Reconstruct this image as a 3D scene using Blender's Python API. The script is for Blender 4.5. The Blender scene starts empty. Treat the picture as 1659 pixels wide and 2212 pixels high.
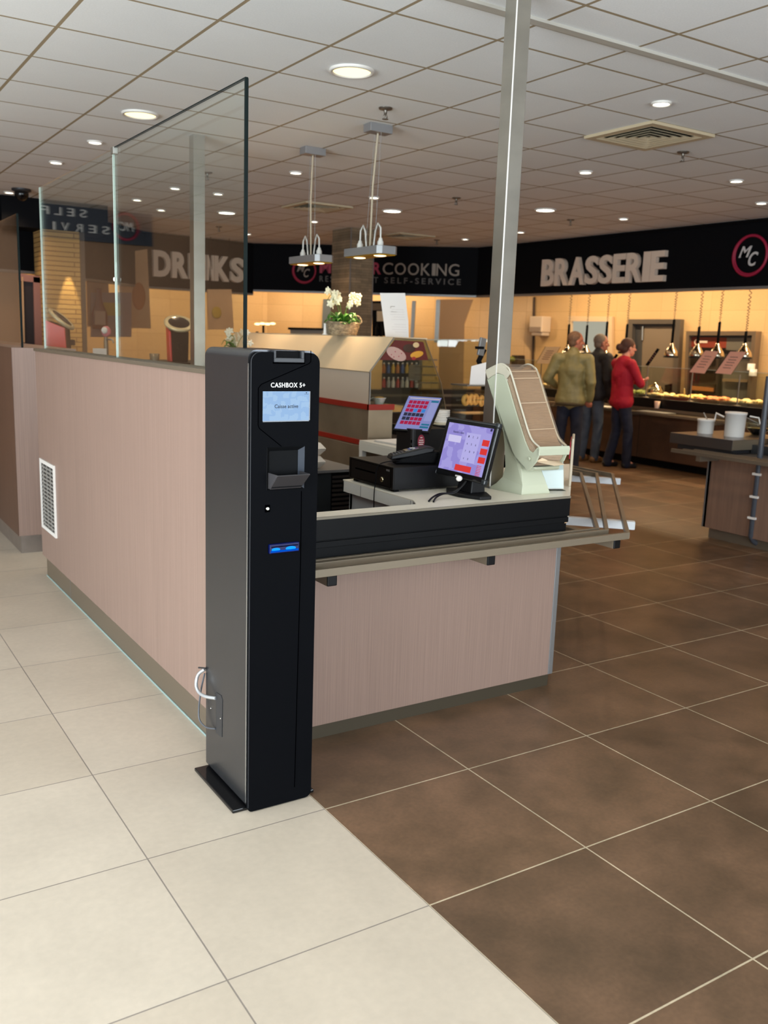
import bpy, math, random
from mathutils import Vector, Matrix, Euler
random.seed(7)
PI = math.pi
SC = bpy.context.scene
COL = SC.collection

# ------------------------------------------------------------------ camera
FPX = 1963.457
YAW, PITCH, ROLL = 0.57349364, -0.1880146, 0.03494451
CAM = Vector((-1.372747, -2.423960, 1.540477))
CZ = 2.991                                   # ceiling height
_fw = Vector((math.sin(YAW)*math.cos(PITCH), math.cos(YAW)*math.cos(PITCH), math.sin(PITCH)))
_rt = Vector((math.cos(YAW), -math.sin(YAW), 0))
_up = _rt.cross(_fw)
_a = _rt*math.cos(ROLL) + _up*math.sin(ROLL)
_b = -_rt*math.sin(ROLL) + _up*math.cos(ROLL)
cam_data = bpy.data.cameras.new('camera')
cam = bpy.data.objects.new('camera', cam_data)
COL.objects.link(cam)
cam.matrix_world = Matrix(((_a.x, _b.x, -_fw.x, CAM.x), (_a.y, _b.y, -_fw.y, CAM.y), (_a.z, _b.z, -_fw.z, CAM.z), (0, 0, 0, 1)))
cam_data.sensor_fit = 'VERTICAL'
cam_data.sensor_height = 36.0
cam_data.lens = FPX/2212*36.0
cam_data.clip_start = 0.05
cam_data.clip_end = 200
cam_data.dof.use_dof = True
cam_data.dof.focus_distance = 3.1
cam_data.dof.aperture_fstop = 4.2
SC.camera = cam

# ------------------------------------------------------------------ view, world, large lights
SC.view_settings.view_transform = 'Standard'
SC.view_settings.look = 'None'
SC.view_settings.gamma = 1
SC.view_settings.exposure = 0.0
SC.view_settings.use_curve_mapping = False
SC.cycles.use_denoising = True
SC.cycles.max_bounces = 8
SC.cycles.transparent_max_bounces = 16
SC.cycles.caustics_reflective = False
SC.cycles.caustics_refractive = False
SC.cycles.sample_clamp_indirect = 6
W = bpy.data.worlds.new('daylight'); SC.world = W
W.use_nodes = True
W.node_tree.nodes['Background'].inputs[0].default_value = (0.86, 0.93, 1.0, 1)
W.node_tree.nodes['Background'].inputs[1].default_value = 0.9

def area(name, loc, target, sx, sy, power, color, spread=PI):
    d = bpy.data.lights.new(name, 'AREA'); d.shape = 'RECTANGLE'; d.size = sx; d.size_y = sy
    d.energy = power; d.color = color; d.spread = spread
    o = bpy.data.objects.new(name, d); COL.objects.link(o); o.location = loc
    v = Vector(target)-Vector(loc); o.rotation_euler = v.to_track_quat('-Z', 'Y').to_euler()
    return o
# daylight through the glazed shop front behind the camera and on its left
area('daylight_window', (-5.6, -1.2, 1.35), (0, -0.4, 2.9), 5.0, 2.3, 520, (0.84, 0.93, 1.0))
area('daylight_shopfront', (0.8, -5.8, 1.35), (0.8, 0, 3.6), 7.0, 2.3, 330, (0.84, 0.93, 1.0))

# ------------------------------------------------------------------ geometry helpers
def ray(x, y): return _a*((x-829.5)/FPX) - _b*((y-1106)/FPX) + _fw
def px(x, y, X=None, Y=None, Z=None):
    d = ray(x, y)
    if X is not None: t = (X-CAM.x)/d.x
    elif Y is not None: t = (Y-CAM.y)/d.y
    else: t = (Z-CAM.z)/d.z
    return CAM + d*t
def pxp(x, y, P, N):
    d = ray(x, y); N = Vector(N); return CAM + d*((Vector(P)-CAM).dot(N)/d.dot(N))

def lin(c):
    c = [v/255 for v in c]
    return tuple((v/12.92 if v <= 0.04045 else ((v+0.055)/1.055)**2.4) for v in c) + (1.0,)

class MB:
    """collects vertices and faces"""
    def __init__(s): s.v = []; s.f = []; s.sm = []
    def add(s, vs, fs, smooth=False):
        n = len(s.v); s.v += [Vector(v) for v in vs]; s.f += [[i+n for i in f] for f in fs]; s.sm += [smooth]*len(fs); return s
    def box(s, x0, x1, y0, y1, z0, z1, M=None):
        vs = [Vector((x, y, z)) for z in (z0, z1) for y in (y0, y1) for x in (x0, x1)]
        if M: vs = [M @ v for v in vs]
        return s.add(vs, [(0, 2, 3, 1), (4, 5, 7, 6), (0, 1, 5, 4), (2, 6, 7, 3), (0, 4, 6, 2), (1, 3, 7, 5)])
    def hexa(s, p):           # 8 points: bottom 4 ccw, top 4 ccw
        return s.add(p, [(0, 3, 2, 1), (4, 5, 6, 7), (0, 1, 5, 4), (1, 2, 6, 5), (2, 3, 7, 6), (3, 0, 4, 7)])
    def prism(s, pts, d, smooth=False):      # polygon of 3D points swept by vector d
        n = len(pts); d = Vector(d); P = [Vector(p) for p in pts]
        vs = P + [p+d for p in P]
        k = len(s.v)
        s.add(vs, [list(range(n))[::-1], list(range(n, 2*n))])
        s.f += [[k+i, k+(i+1) % n, k+n+(i+1) % n, k+n+i] for i in range(n)]; s.sm += [smooth]*n
        return s
    def quad(s, a, b, c, d, th=0.0, n=None):
        if th == 0: return s.add([a, b, c, d], [(0, 1, 2, 3)])
        A = [Vector(q) for q in (a, b, c, d)]
        N = Vector(n).normalized() if n else (A[1]-A[0]).cross(A[3]-A[0]).normalized()
        return s.prism(A, N*th)
    def tube(s, path, r, seg=10, closed=False, r2=None):
        P = [Vector(p) for p in path]; n = len(P); vs = []; fs = []
        up = Vector((0, 0, 1)); prev = None
        for i in range(n):
            if closed: t = (P[(i+1) % n]-P[i-1])
            else: t = P[min(i+1, n-1)]-P[max(i-1, 0)]
            t.normalize()
            if prev is None:
                u = t.cross(up)
                if u.length < 1e-3: u = t.cross(Vector((1, 0, 0)))
            else: u = prev - t*prev.dot(t)
            u.normalize(); prev = u; w = t.cross(u)
            rr = r if r2 is None else r+(r2-r)*i/(n-1)
            if isinstance(r, (list, tuple)): rr = r[i]
            vs += [P[i]+(u*math.cos(2*PI*k/seg)+w*math.sin(2*PI*k/seg))*rr for k in range(seg)]
        m = n if closed else n-1
        for i in range(m):
            for k in range(seg):
                a, b = i*seg+k, i*seg+(k+1) % seg
                c, d = ((i+1) % n)*seg+(k+1) % seg, ((i+1) % n)*seg+k
                fs.append((a, b, c, d))
        s.add(vs, fs, True)
        if not closed: s.add(vs[:seg], [list(range(seg))[::-1]]); s.add(vs[-seg:], [list(range(seg))])
        return s
    def bar(s, p, q, w, h, up=(0, 0, 1)):     # rectangular bar from p to q
        p, q = Vector(p), Vector(q); t = (q-p).normalized(); u = t.cross(Vector(up)).normalized(); v = u.cross(t)
        u *= w/2; v *= h/2
        return s.hexa([p-u-v, p+u-v, q+u-v, q-u-v, p-u+v, p+u+v, q+u+v, q-u+v])
    def lathe(s, prof, c=(0, 0, 0), seg=24, M=None, caps=True):   # prof: (r, z)
        vs = []; fs = []; c = Vector(c)
        for r, z in prof:
            for k in range(seg):
                v = Vector((r*math.cos(2*PI*k/seg), r*math.sin(2*PI*k/seg), z)); vs.append((M @ v if M else v)+c)
        n = len(prof)
        for i in range(n-1):
            for k in range(seg):
                fs.append((i*seg+k, i*seg+(k+1) % seg, (i+1)*seg+(k+1) % seg, (i+1)*seg+k))
        s.add(vs, fs, True)
        if caps: s.add(vs[:seg], [list(range(seg))[::-1]]); s.add(vs[-seg:], [list(range(seg))])
        return s
    def ell(s, c, rx, ry, rz, seg=16, rings=10, M=None):
        vs = []; fs = []; c = Vector(c)
        for i in range(rings+1):
            th = PI*i/rings
            for k in range(seg):
                v = Vector((rx*math.sin(th)*math.cos(2*PI*k/seg), ry*math.sin(th)*math.sin(2*PI*k/seg), -rz*math.cos(th)))
                vs.append((M @ v if M else v)+c)
        for i in range(rings):
            for k in range(seg): fs.append((i*seg+k, i*seg+(k+1) % seg, (i+1)*seg+(k+1) % seg, (i+1)*seg+k))
        return s.add(vs, fs, True)
    def cap(s, p, q, r1, r2, seg=14):          # tapered capsule
        p, q = Vector(p), Vector(q); t = q-p; L = t.length
        M = t.to_track_quat('Z', 'Y').to_matrix()
        prof = [(max(1e-4, r1*math.cos(a)), r1*math.sin(a)) for a in [-PI/2+PI/2*i/5 for i in range(6)]]
        prof += [(max(1e-4, r2*math.cos(a)), L+r2*math.sin(a)) for a in [PI/2*i/5 for i in range(6)]]
        return s.lathe(prof, p, seg, M)
    def torus(s, c, R, r, M=None, seg=28, rs=10, sq=1.0):
        P = []
        for i in range(seg):
            v = Vector((R*math.cos(2*PI*i/seg), R*math.sin(2*PI*i/seg)*sq, 0)); P.append((M @ v if M else v)+Vector(c))
        return s.tube(P, r, rs, closed=True)

def finish(name, me, mat, parent, bevel, sub=0):
    o = bpy.data.objects.new(name, me); COL.objects.link(o)
    if mat: me.materials.append(mat)
    if parent is not None: o.parent = parent
    if bevel:
        m = o.modifiers.new('bevel', 'BEVEL'); m.width = bevel; m.segments = 2; m.limit_method = 'ANGLE'; m.angle_limit = 0.6
    if sub:
        m = o.modifiers.new('sub', 'SUBSURF'); m.levels = sub; m.render_levels = sub
    return o
def world_loc(p):
    v = Vector((0, 0, 0))
    while p is not None: v += p.location; p = p.parent
    return v
def part(name, mb, mat, parent=None, bevel=0, local=False, sub=0, smooth=False):
    """one mesh object; coordinates are world coordinates unless local"""
    off = Vector((0, 0, 0)) if (local or parent is None) else world_loc(parent)
    me = bpy.data.meshes.new(name)
    me.from_pydata([tuple(v-off) for v in mb.v], [], mb.f)
    me.polygons.foreach_set('use_smooth', [True]*len(mb.f) if smooth else mb.sm)
    me.update()
    return finish(name, me, mat, parent, bevel, sub)
def tag(o, label, cat, group=None, kind=None):
    o['label'] = label; o['category'] = cat
    if group: o['group'] = group
    if kind: o['kind'] = kind
    return o
def thing(name, label, cat, loc=(0, 0, 0), rz=0, group=None):
    o = bpy.data.objects.new(name, None); COL.objects.link(o); o.empty_display_size = 0.05
    o.location = loc; o.rotation_euler = (0, 0, rz)
    return tag(o, label, cat, group)
def solo(name, mb, mat, label, cat, group=None, bevel=0, sub=0, smooth=False):
    """a thing that is one mesh, origin at its base centre"""
    xs = [v.x for v in mb.v]; ys = [v.y for v in mb.v]; zs = [v.z for v in mb.v]
    c = Vector(((min(xs)+max(xs))/2, (min(ys)+max(ys))/2, min(zs)))
    mb.v = [v-c for v in mb.v]
    o = part(name, mb, mat, None, bevel, True, sub, smooth); o.location = c
    return tag(o, label, cat, group)
def struct(name, mb, mat, bevel=0, parent=None):
    o = part(name, mb, mat, parent, bevel)
    if parent is None: o['kind'] = 'structure'
    return o
def copy_tree(o, parent=None):
    c = o.copy(); COL.objects.link(c)
    if parent is not None: c.parent = parent
    for ch in list(o.children): copy_tree(ch, c)
    return c
def text_mb(s, O, U, V, depth, bold=0.0, shear=0.0, spacing=1.0, mb=None):
    """lettering fitted in the rectangle O, O+U, O+V, standing out by depth"""
    cu = bpy.data.curves.new('txt', 'FONT'); cu.body = s; cu.size = 1; cu.offset = bold; cu.shear = shear
    cu.space_character = spacing; cu.extrude = 0.5; cu.resolution_u = 4
    ob = bpy.data.objects.new('txt', cu)
    me = bpy.data.meshes.new_from_object(ob)
    vs = [v.co.copy() for v in me.vertices]; fs = [list(p.vertices) for p in me.polygons]
    bpy.data.objects.remove(ob); bpy.data.curves.remove(cu); bpy.data.meshes.remove(me)
    x0 = min(v.x for v in vs); x1 = max(v.x for v in vs); y0 = min(v.y for v in vs); y1 = max(v.y for v in vs)
    O, U, V = Vector(O), Vector(U), Vector(V); N = U.cross(V).normalized()
    out = [O+U*((v.x-x0)/(x1-x0))+V*((v.y-y0)/(y1-y0))+N*(depth*(v.z+0.5)) for v in vs]
    return (mb or MB()).add(out, fs)
def remesh(o, vox, smooth=4, disp=None):
    m = o.modifiers.new('remesh', 'REMESH'); m.mode = 'VOXEL'; m.voxel_size = vox; m.use_smooth_shade = True
    if smooth:
        m = o.modifiers.new('smooth', 'SMOOTH'); m.factor = 0.5; m.iterations = smooth
    if disp:
        t = bpy.data.textures.new('folds', 'CLOUDS'); t.noise_scale = disp[1]
        m = o.modifiers.new('folds', 'DISPLACE'); m.texture = t; m.strength = disp[0]; m.mid_level = 0.5
    return o

# ------------------------------------------------------------------ materials
MATS = {}
def mat(name, col, rough=0.5, metal=0.0, spec=0.5, emit=None, es=0.0, alpha=None, var=0.0, vscale=5, vstretch=(1, 1, 1), bump=0.0, bscale=50, col2=None, trans=0.0, coat=0.0, aniso=0.0):
    if name in MATS: return MATS[name]
    m = bpy.data.materials.new(name); m.use_nodes = True; nt = m.node_tree; b = nt.nodes['Principled BSDF']
    c = lin(col)
    b.inputs['Base Color'].default_value = c; b.inputs['Roughness'].default_value = rough; b.inputs['Metallic'].default_value = metal
    b.inputs['Specular IOR Level'].default_value = spec; b.inputs['Coat Weight'].default_value = coat
    b.inputs['Transmission Weight'].default_value = trans
    if emit: b.inputs['Emission Color'].default_value = lin(emit); b.inputs['Emission Strength'].default_value = es
    if alpha is not None: b.inputs['Alpha'].default_value = alpha
    if var or bump or col2:
        tc = nt.nodes.new('ShaderNodeTexCoord'); mp = nt.nodes.new('ShaderNodeMapping'); mp.inputs['Scale'].default_value = vstretch
        nt.links.new(tc.outputs['Object'], mp.inputs[0])
    if var or col2:
        n = nt.nodes.new('ShaderNodeTexNoise'); n.inputs['Scale'].default_value = vscale; n.inputs['Detail'].default_value = 5
        nt.links.new(mp.outputs[0], n.inputs['Vector'])
        r = nt.nodes.new('ShaderNodeValToRGB'); r.color_ramp.elements[0].position = 0.32; r.color_ramp.elements[1].position = 0.68
        ca = tuple(v*(1-var) for v in c[:3])+(1,); cb = lin(col2) if col2 else tuple(min(1, v*(1+var)) for v in c[:3])+(1,)
        r.color_ramp.elements[0].color = ca; r.color_ramp.elements[1].color = cb
        nt.links.new(n.outputs['Fac'], r.inputs[0]); nt.links.new(r.outputs[0], b.inputs['Base Color'])
    if bump:
        n2 = nt.nodes.new('ShaderNodeTexNoise'); n2.inputs['Scale'].default_value = bscale; n2.inputs['Detail'].default_value = 3
        bp = nt.nodes.new('ShaderNodeBump'); bp.inputs['Strength'].default_value = bump; bp.inputs['Distance'].default_value = 0.01
        nt.links.new(mp.outputs[0], n2.inputs['Vector']); nt.links.new(n2.outputs['Fac'], bp.inputs['Height']); nt.links.new(bp.outputs[0], b.inputs['Normal'])
    MATS[name] = m; return m

def tile_mat(name, c1, c2, grout, w, h, mortar, off=(0, 0, 0), rough=0.4, rot=None, stain=0.25, sscale=2.0, offset=0.0, bumpg=0.3, fine=0.05, fscale=60, swap=None, mottled=None, spec=0.5):
    m = bpy.data.materials.new(name); m.use_nodes = True; nt = m.node_tree; b = nt.nodes['Principled BSDF']; L = nt.links.new
    tc = nt.nodes.new('ShaderNodeTexCoord'); mp = nt.nodes.new('ShaderNodeMapping'); mp.inputs['Location'].default_value = (-off[0], -off[1], -off[2])
    src = tc.outputs['Object']
    if swap:
        se = nt.nodes.new('ShaderNodeSeparateXYZ'); co = nt.nodes.new('ShaderNodeCombineXYZ'); L(src, se.inputs[0])
        for i, a in enumerate(swap): L(se.outputs['XYZ'.index(a)], co.inputs[i])
        src = co.outputs[0]
    L(src, mp.inputs[0])
    br = nt.nodes.new('ShaderNodeTexBrick'); br.offset = offset; br.squash = 1
    br.inputs['Scale'].default_value = 1; br.inputs['Brick Width'].default_value = w; br.inputs['Row Height'].default_value = h
    br.inputs['Mortar Size'].default_value = mortar; br.inputs['Mortar Smooth'].default_value = 0.1; br.inputs['Bias'].default_value = 0
    br.inputs['Color1'].default_value = lin(c1); br.inputs['Color2'].default_value = lin(c2); br.inputs['Mortar'].default_value = lin(grout)
    L(mp.outputs[0], br.inputs['Vector'])
    n = nt.nodes.new('ShaderNodeTexNoise'); n.inputs['Scale'].default_value = sscale; n.inputs['Detail'].default_value = 6; n.inputs['Roughness'].default_value = 0.6
    L(mp.outputs[0], n.inputs['Vector'])
    r = nt.nodes.new('ShaderNodeValToRGB'); r.color_ramp.elements[0].position = 0.3; r.color_ramp.elements[1].position = 0.72
    lo = 1-stain; r.color_ramp.elements[0].color = (lo, lo, lo, 1); hi = 1+stain*0.6; r.color_ramp.elements[1].color = (hi, hi, hi, 1)
    if mottled: r.color_ramp.elements[0].color = tuple(lo*v for v in mottled)+(1,)
    L(n.outputs['Fac'], r.inputs[0])
    n2 = nt.nodes.new('ShaderNodeTexNoise'); n2.inputs['Scale'].default_value = fscale; n2.inputs['Detail'].default_value = 4
    L(mp.outputs[0], n2.inputs['Vector'])
    r2 = nt.nodes.new('ShaderNodeValToRGB'); r2.color_ramp.elements[0].position = 0.3; r2.color_ramp.elements[1].position = 0.7
    r2.color_ramp.elements[0].color = (1-fine,)*3+(1,); r2.color_ramp.elements[1].color = (1+fine,)*3+(1,)
    L(n2.outputs['Fac'], r2.inputs[0])
    m1 = nt.nodes.new('ShaderNodeMix'); m1.data_type = 'RGBA'; m1.blend_type = 'MULTIPLY'; m1.inputs[0].default_value = 1
    L(br.outputs['Color'], m1.inputs[6]); L(r.outputs[0], m1.inputs[7])
    m2 = nt.nodes.new('ShaderNodeMix'); m2.data_type = 'RGBA'; m2.blend_type = 'MULTIPLY'; m2.inputs[0].default_value = 1
    L(m1.outputs[2], m2.inputs[6]); L(r2.outputs[0], m2.inputs[7]); L(m2.outputs[2], b.inputs['Base Color'])
    b.inputs['Roughness'].default_value = rough; b.inputs['Specular IOR Level'].default_value = spec
    bp = nt.nodes.new('ShaderNodeBump'); bp.inputs['Strength'].default_value = bumpg; bp.inputs['Distance'].default_value = 0.003; bp.invert = True
    L(br.outputs['Fac'], bp.inputs['Height']); L(bp.outputs[0], b.inputs['Normal'])
    return m
def glass_mat(name, tint, rough=0.0, ior=1.45, haze=0.0, hazecol=(200, 200, 200)):
    m = bpy.data.materials.new(name); m.use_nodes = True; nt = m.node_tree; nt.nodes.remove(nt.nodes['Principled BSDF']); L = nt.links.new
    t = nt.nodes.new('ShaderNodeBsdfTransparent'); t.inputs[0].default_value = lin(tint)
    g = nt.nodes.new('ShaderNodeBsdfGlossy'); g.inputs['Roughness'].default_value = rough; g.inputs['Color'].default_value = (1, 1, 1, 1)
    f = nt.nodes.new('ShaderNodeFresnel'); f.inputs[0].default_value = ior
    ge = nt.nodes.new('ShaderNodeNewGeometry'); io = nt.nodes.new('ShaderNodeMix'); io.inputs[2].default_value = ior; io.inputs[3].default_value = 1/ior
    L(ge.outputs['Backfacing'], io.inputs[0]); L(io.outputs[0], f.inputs[0])
    mx = nt.nodes.new('ShaderNodeMixShader'); L(f.outputs[0], mx.inputs[0]); L(t.outputs[0], mx.inputs[1]); L(g.outputs[0], mx.inputs[2])
    out = mx.outputs[0]
    if haze:
        d = nt.nodes.new('ShaderNodeBsdfDiffuse'); d.inputs[0].default_value = lin(hazecol); m2 = nt.nodes.new('ShaderNodeMixShader'); m2.inputs[0].default_value = haze
        L(out, m2.inputs[1]); L(d.outputs[0], m2.inputs[2]); out = m2.outputs[0]
    L(out, nt.nodes['Material Output'].inputs[0]); return m
def emis(name, col, s):
    if name in MATS: return MATS[name]
    m = bpy.data.materials.new(name); m.use_nodes = True; nt = m.node_tree; nt.nodes.remove(nt.nodes['Principled BSDF'])
    e = nt.nodes.new('ShaderNodeEmission'); e.inputs[0].default_value = lin(col); e.inputs[1].default_value = s
    nt.links.new(e.outputs[0], nt.nodes['Material Output'].inputs[0]); MATS[name] = m; return m
def screen_mat(name, c1, c2, s, scale):
    m = emis(name, c1, s); nt = m.node_tree; e = [n for n in nt.nodes if n.type == 'EMISSION'][0]
    tc = nt.nodes.new('ShaderNodeTexCoord'); v = nt.nodes.new('ShaderNodeTexVoronoi'); v.distance = 'CHEBYCHEV'; v.inputs['Scale'].default_value = scale
    r = nt.nodes.new('ShaderNodeValToRGB'); r.color_ramp.interpolation = 'CONSTANT'; r.color_ramp.elements[0].color = lin(c1); r.color_ramp.elements[1].color = lin(c2); r.color_ramp.elements[1].position = 0.5
    nt.links.new(tc.outputs['Object'], v.inputs['Vector']); nt.links.new(v.outputs['Color'], r.inputs[0]); nt.links.new(r.outputs[0], e.inputs[0]); return m

M_cream = tile_mat('cream_floor_tile', (202, 189, 171), (195, 181, 162), (138, 128, 118), 0.6, 0.6, 0.0022, rough=0.42, stain=0.08, sscale=3, fine=0.035, fscale=40)
M_brown = tile_mat('brown_floor_tile', (116, 88, 66), (99, 75, 56), (196, 178, 150), 0.6, 0.6, 0.0028, rough=0.33, stain=0.42, sscale=3.4, fine=0.10, fscale=70, mottled=(0.93, 1.0, 0.95))
M_ceil = tile_mat('ceiling_tile', (238, 240, 240), (233, 235, 235), (160, 144, 118), 0.6, 0.6, 0.010, off=(0.425, 0.146, 0), rough=0.95, stain=0.03, sscale=1.5, fine=0.03, fscale=120, spec=0.1)
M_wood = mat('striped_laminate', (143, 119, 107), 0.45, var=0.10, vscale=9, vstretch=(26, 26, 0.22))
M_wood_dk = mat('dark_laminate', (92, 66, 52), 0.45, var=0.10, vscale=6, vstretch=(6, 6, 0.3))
M_steel = mat('brushed_steel', (168, 166, 160), 0.32, 1.0, var=0.05, vscale=4, vstretch=(1, 1, 30))
M_steelh = mat('satin_steel', (132, 120, 102), 0.38, 0.35)
M_steelk = mat('kick_plate_metal', (128, 116, 100), 0.42, 0.55)
M_alu = mat('grey_trim', (140, 140, 140), 0.4, 0.6)
M_black = mat('black_plastic', (13, 13, 15), 0.4, spec=0.25)
M_blackm = mat('black_matt', (10, 10, 12), 0.6, spec=0.08)
M_dark = mat('charcoal_metal', (62, 63, 66), 0.42, 0.5)
M_fascia = mat('fascia_black', (9, 10, 14), 0.7, spec=0.1)
M_navy = mat('fascia_navy', (16, 24, 44), 0.5)
M_white = mat('white_laminate', (228, 224, 214), 0.4)
M_whitep = mat('white_plastic', (232, 228, 222), 0.35)
M_paper = mat('white_paper', (236, 232, 228), 0.8)
M_pink = mat('pink_paper', (226, 170, 150), 0.8)
M_letter = mat('letter_grey', (228, 208, 190), 0.55)
M_letterd = mat('letter_dim', (150, 140, 128), 0.6)
M_crim = mat('crimson', (160, 22, 60), 0.5)
M_red = mat('red_edge', (150, 36, 20), 0.4)
M_tan = tile_mat('tan_wall_tile', (214, 178, 128), (206, 170, 120), (186, 150, 104), 0.9, 0.3, 0.003, rough=0.5, stain=0.05, sscale=1, swap='YZX')
M_tanx = tile_mat('tan_wall_tile_side', (208, 174, 128), (200, 166, 120), (180, 146, 104), 0.6, 0.3, 0.003, rough=0.5, stain=0.05, sscale=1, swap='XZY')
M_brick = tile_mat('tan_brick', (206, 164, 100), (196, 152, 90), (140, 102, 60), 0.9, 0.055, 0.006, rough=0.7, stain=0.08, sscale=3, swap='XZY', offset=0.5, bumpg=1.0)
M_stone = tile_mat('stone_slips', (150, 130, 104), (120, 104, 82), (96, 82, 64), 0.2, 0.035, 0.002, rough=0.8, stain=0.25, sscale=6, swap='XZY', offset=0.4, bumpg=0.6)
M_glass = glass_mat('partition_glass', (247, 250, 248), ior=1.36)
M_glassc = glass_mat('case_glass', (240, 244, 240))
M_edge = mat('glass_edge', (14, 24, 23), 0.5, spec=0.1)
M_edgel = mat('glass_edge_light', (190, 205, 196), 0.25)
M_green = mat('leaf_green', (60, 110, 30), 0.45, var=0.3, vscale=20)
M_petal = mat('petal_cream', (246, 238, 206), 0.5)
M_bulb = emis('lamp_glow', (255, 244, 224), 9.0)
M_bulbw = emis('lamp_glow_warm', (255, 232, 170), 2.2)
M_rim = mat('lamp_rim', (225, 222, 215), 0.4)
M_dough = mat('fried_dough', (226, 160, 80), 0.6, var=0.15, vscale=30)
M_frost = mat('frosted_panel', (196, 178, 160), 0.5)
M_hood = mat('cream_hood', (206, 184, 152), 0.45)
M_skin = mat('skin', (206, 150, 122), 0.55)

# ================================================================== STRUCTURE
fl = MB().box(-6.2, 0, -6.2, 15.5, -0.1, 0); struct('floor', fl, M_cream)
fl = MB().box(0, 12.5, -6.2, 15.5, -0.1, 0); struct('floor', fl, M_brown)
ce = MB().box(-6.2, 12.5, -6.2, 15.5, CZ, CZ+0.1); struct('ceiling', ce, M_ceil)
# stepped seam profile running across the ceiling tiles
tr = MB().box(-3, 9, 0.985, 1.035, CZ-0.014, CZ).box(-3, 9, 1.035, 1.062, CZ-0.006, CZ); struct('trim_1', tr, mat('seam_beige', (184, 180, 170), .6))
# shop front behind the camera, facade on its left (window openings with mullions)
m = MB().box(-6.2, 12.5, -6.4, -6.2, 0, 0.25).box(-6.2, 12.5, -6.4, -6.2, 2.8, CZ)
for x in (-6.1, -3.6, -1.1, 1.4, 3.9, 6.4): m.box(x-0.05, x+0.05, -6.35, -6.25, 0.25, 2.8)
m.box(6.4, 12.5, -6.4, -6.2, 0.25, 2.8)
struct('wall_front', m, M_whitep)
m = MB().box(-6.4, -6.2, -6.4, 4.6, 0, 0.25).box(-6.4, -6.2, -6.4, 4.6, 2.75, CZ).box(-6.4, -6.2, 4.6, 15.5, 0, CZ)
for y in (-4.2, -2.0, 0.2, 2.4): m.box(-6.35, -6.25, y-0.05, y+0.05, 0.25, 2.75)
struct('wall_left', m, M_whitep)
# kitchen walls behind the serving hatches
KX = 9.7
m = MB().box(KX, KX+0.15, -6.2, 10.05, 0, CZ)
struct('wall_right', m, M_tan)
A, B = Vector((KX, 10.05, 0)), Vector((6.1, 13.4, 0))
def wall_seg(name, A, B, z0, z1, th, mt, bevel=0):
    A, B = Vector(A), Vector(B); d = (B-A).normalized(); n = Vector((d.y, -d.x, 0))*th
    m = MB().prism([A+Vector((0, 0, z0)), B+Vector((0, 0, z0)), B+n+Vector((0, 0, z0)), A+n+Vector((0, 0, z0))], (0, 0, z1-z0))
    return struct(name, m, mt, bevel)
wall_seg('wall_corner', A, B, 0, CZ, 0.15, M_tanx)
wall_seg('wall_back', B, (1.9, 13.2, 0), 0, CZ, 0.15, M_tanx)
wall_seg('wall_bar', (1.9, 13.2, 0), (0.95, 9.75, 0), 0, CZ, 0.1, M_tanx)
wall_seg('wall_far', (1.0, 9.75, 0), (-6.2, 9.4, 0), 0, CZ, 0.1, mat('beige_wall', (170, 130, 98), 0.7))

# black fascia ring above the serving hatches
FZ = 2.262
FP = [(7.72, -1.0), (7.72, 9.2), (5.02, 11.65), (3.15, 11.42), (1.22, 9.52), (-0.4, 9.10)]
fas = []
for i in range(5):
    A, B = Vector(FP[i]+(0,)), Vector(FP[i+1]+(0,))
    zb = FZ if i < 2 else 2.20
    o = wall_seg('trim_%d' % (i+2), A, B, zb, CZ, 0.08, M_fascia)
    o['kind'] = 'structure'; fas.append((A, B, (B-A).normalized()))
    d = (B-A).normalized(); n = Vector((d.y, -d.x, 0))
    s = MB().prism([A+n*0.0+Vector((0, 0, zb-0.03)), B+Vector((0, 0, zb-0.03)), B+n*0.10+Vector((0, 0, zb-0.03)), A+n*0.10+Vector((0, 0, zb-0.03))], (0, 0, 0.03))
    struct('trim_%d' % (i+12), s, M_alu)
    s = MB().prism([A-n*0.03+Vector((0, 0, CZ-0.035)), B-n*0.03+Vector((0, 0, CZ-0.035)), B+Vector((0, 0, CZ-0.035)), A+Vector((0, 0, CZ-0.035))], (0, 0, 0.025))
    struct('trim_%d' % (i+22), s, M_blackm)

# ------------------------------------------------------------------ lettering on the fascia
def fascia_pts(i, x, y, off=0.0):
    A, B, d = fas[i]; n = Vector((-d.y, d.x, 0))      # towards the room
    return pxp(x, y, A+n*off, n)
def face_u(i):
    A, B, d = fas[i]; return -d if True else d
# BRASSERIE
word = 'BRASSERIE'
A, B, d = fas[0]
p0 = px(1172, 620, X=7.70); p1 = px(1438, 606, X=7.70); pt = px(1438, 540, X=7.70)
z0, z1 = p0.z*0.5+p1.z*0.5, pt.z
z0 = 2.355; z1 = 2.722
yL, yR = p0.y, p1.y
sg = thing('sign_lettering', 'raised grey-beige capital letters BRASSERIE on the black fascia', 'sign', (7.70, (yL+yR)/2, z0))
ws = [1.0, 1.03, 1.12, 0.92, 0.92, 0.82, 1.03, 0.46, 0.82]; tot = sum(ws); x = 0
for ch, w in zip(word, ws):
    ya = yL+(yR-yL)*x/tot; yb = yL+(yR-yL)*(x+w*0.95)/tot; x += w
    part('letter', text_mb(ch, (7.719, ya, z0), (0, yb-ya, 0), (0, 0, z1-z0), 0.06, bold=0.03), M_letter, sg)
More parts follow.
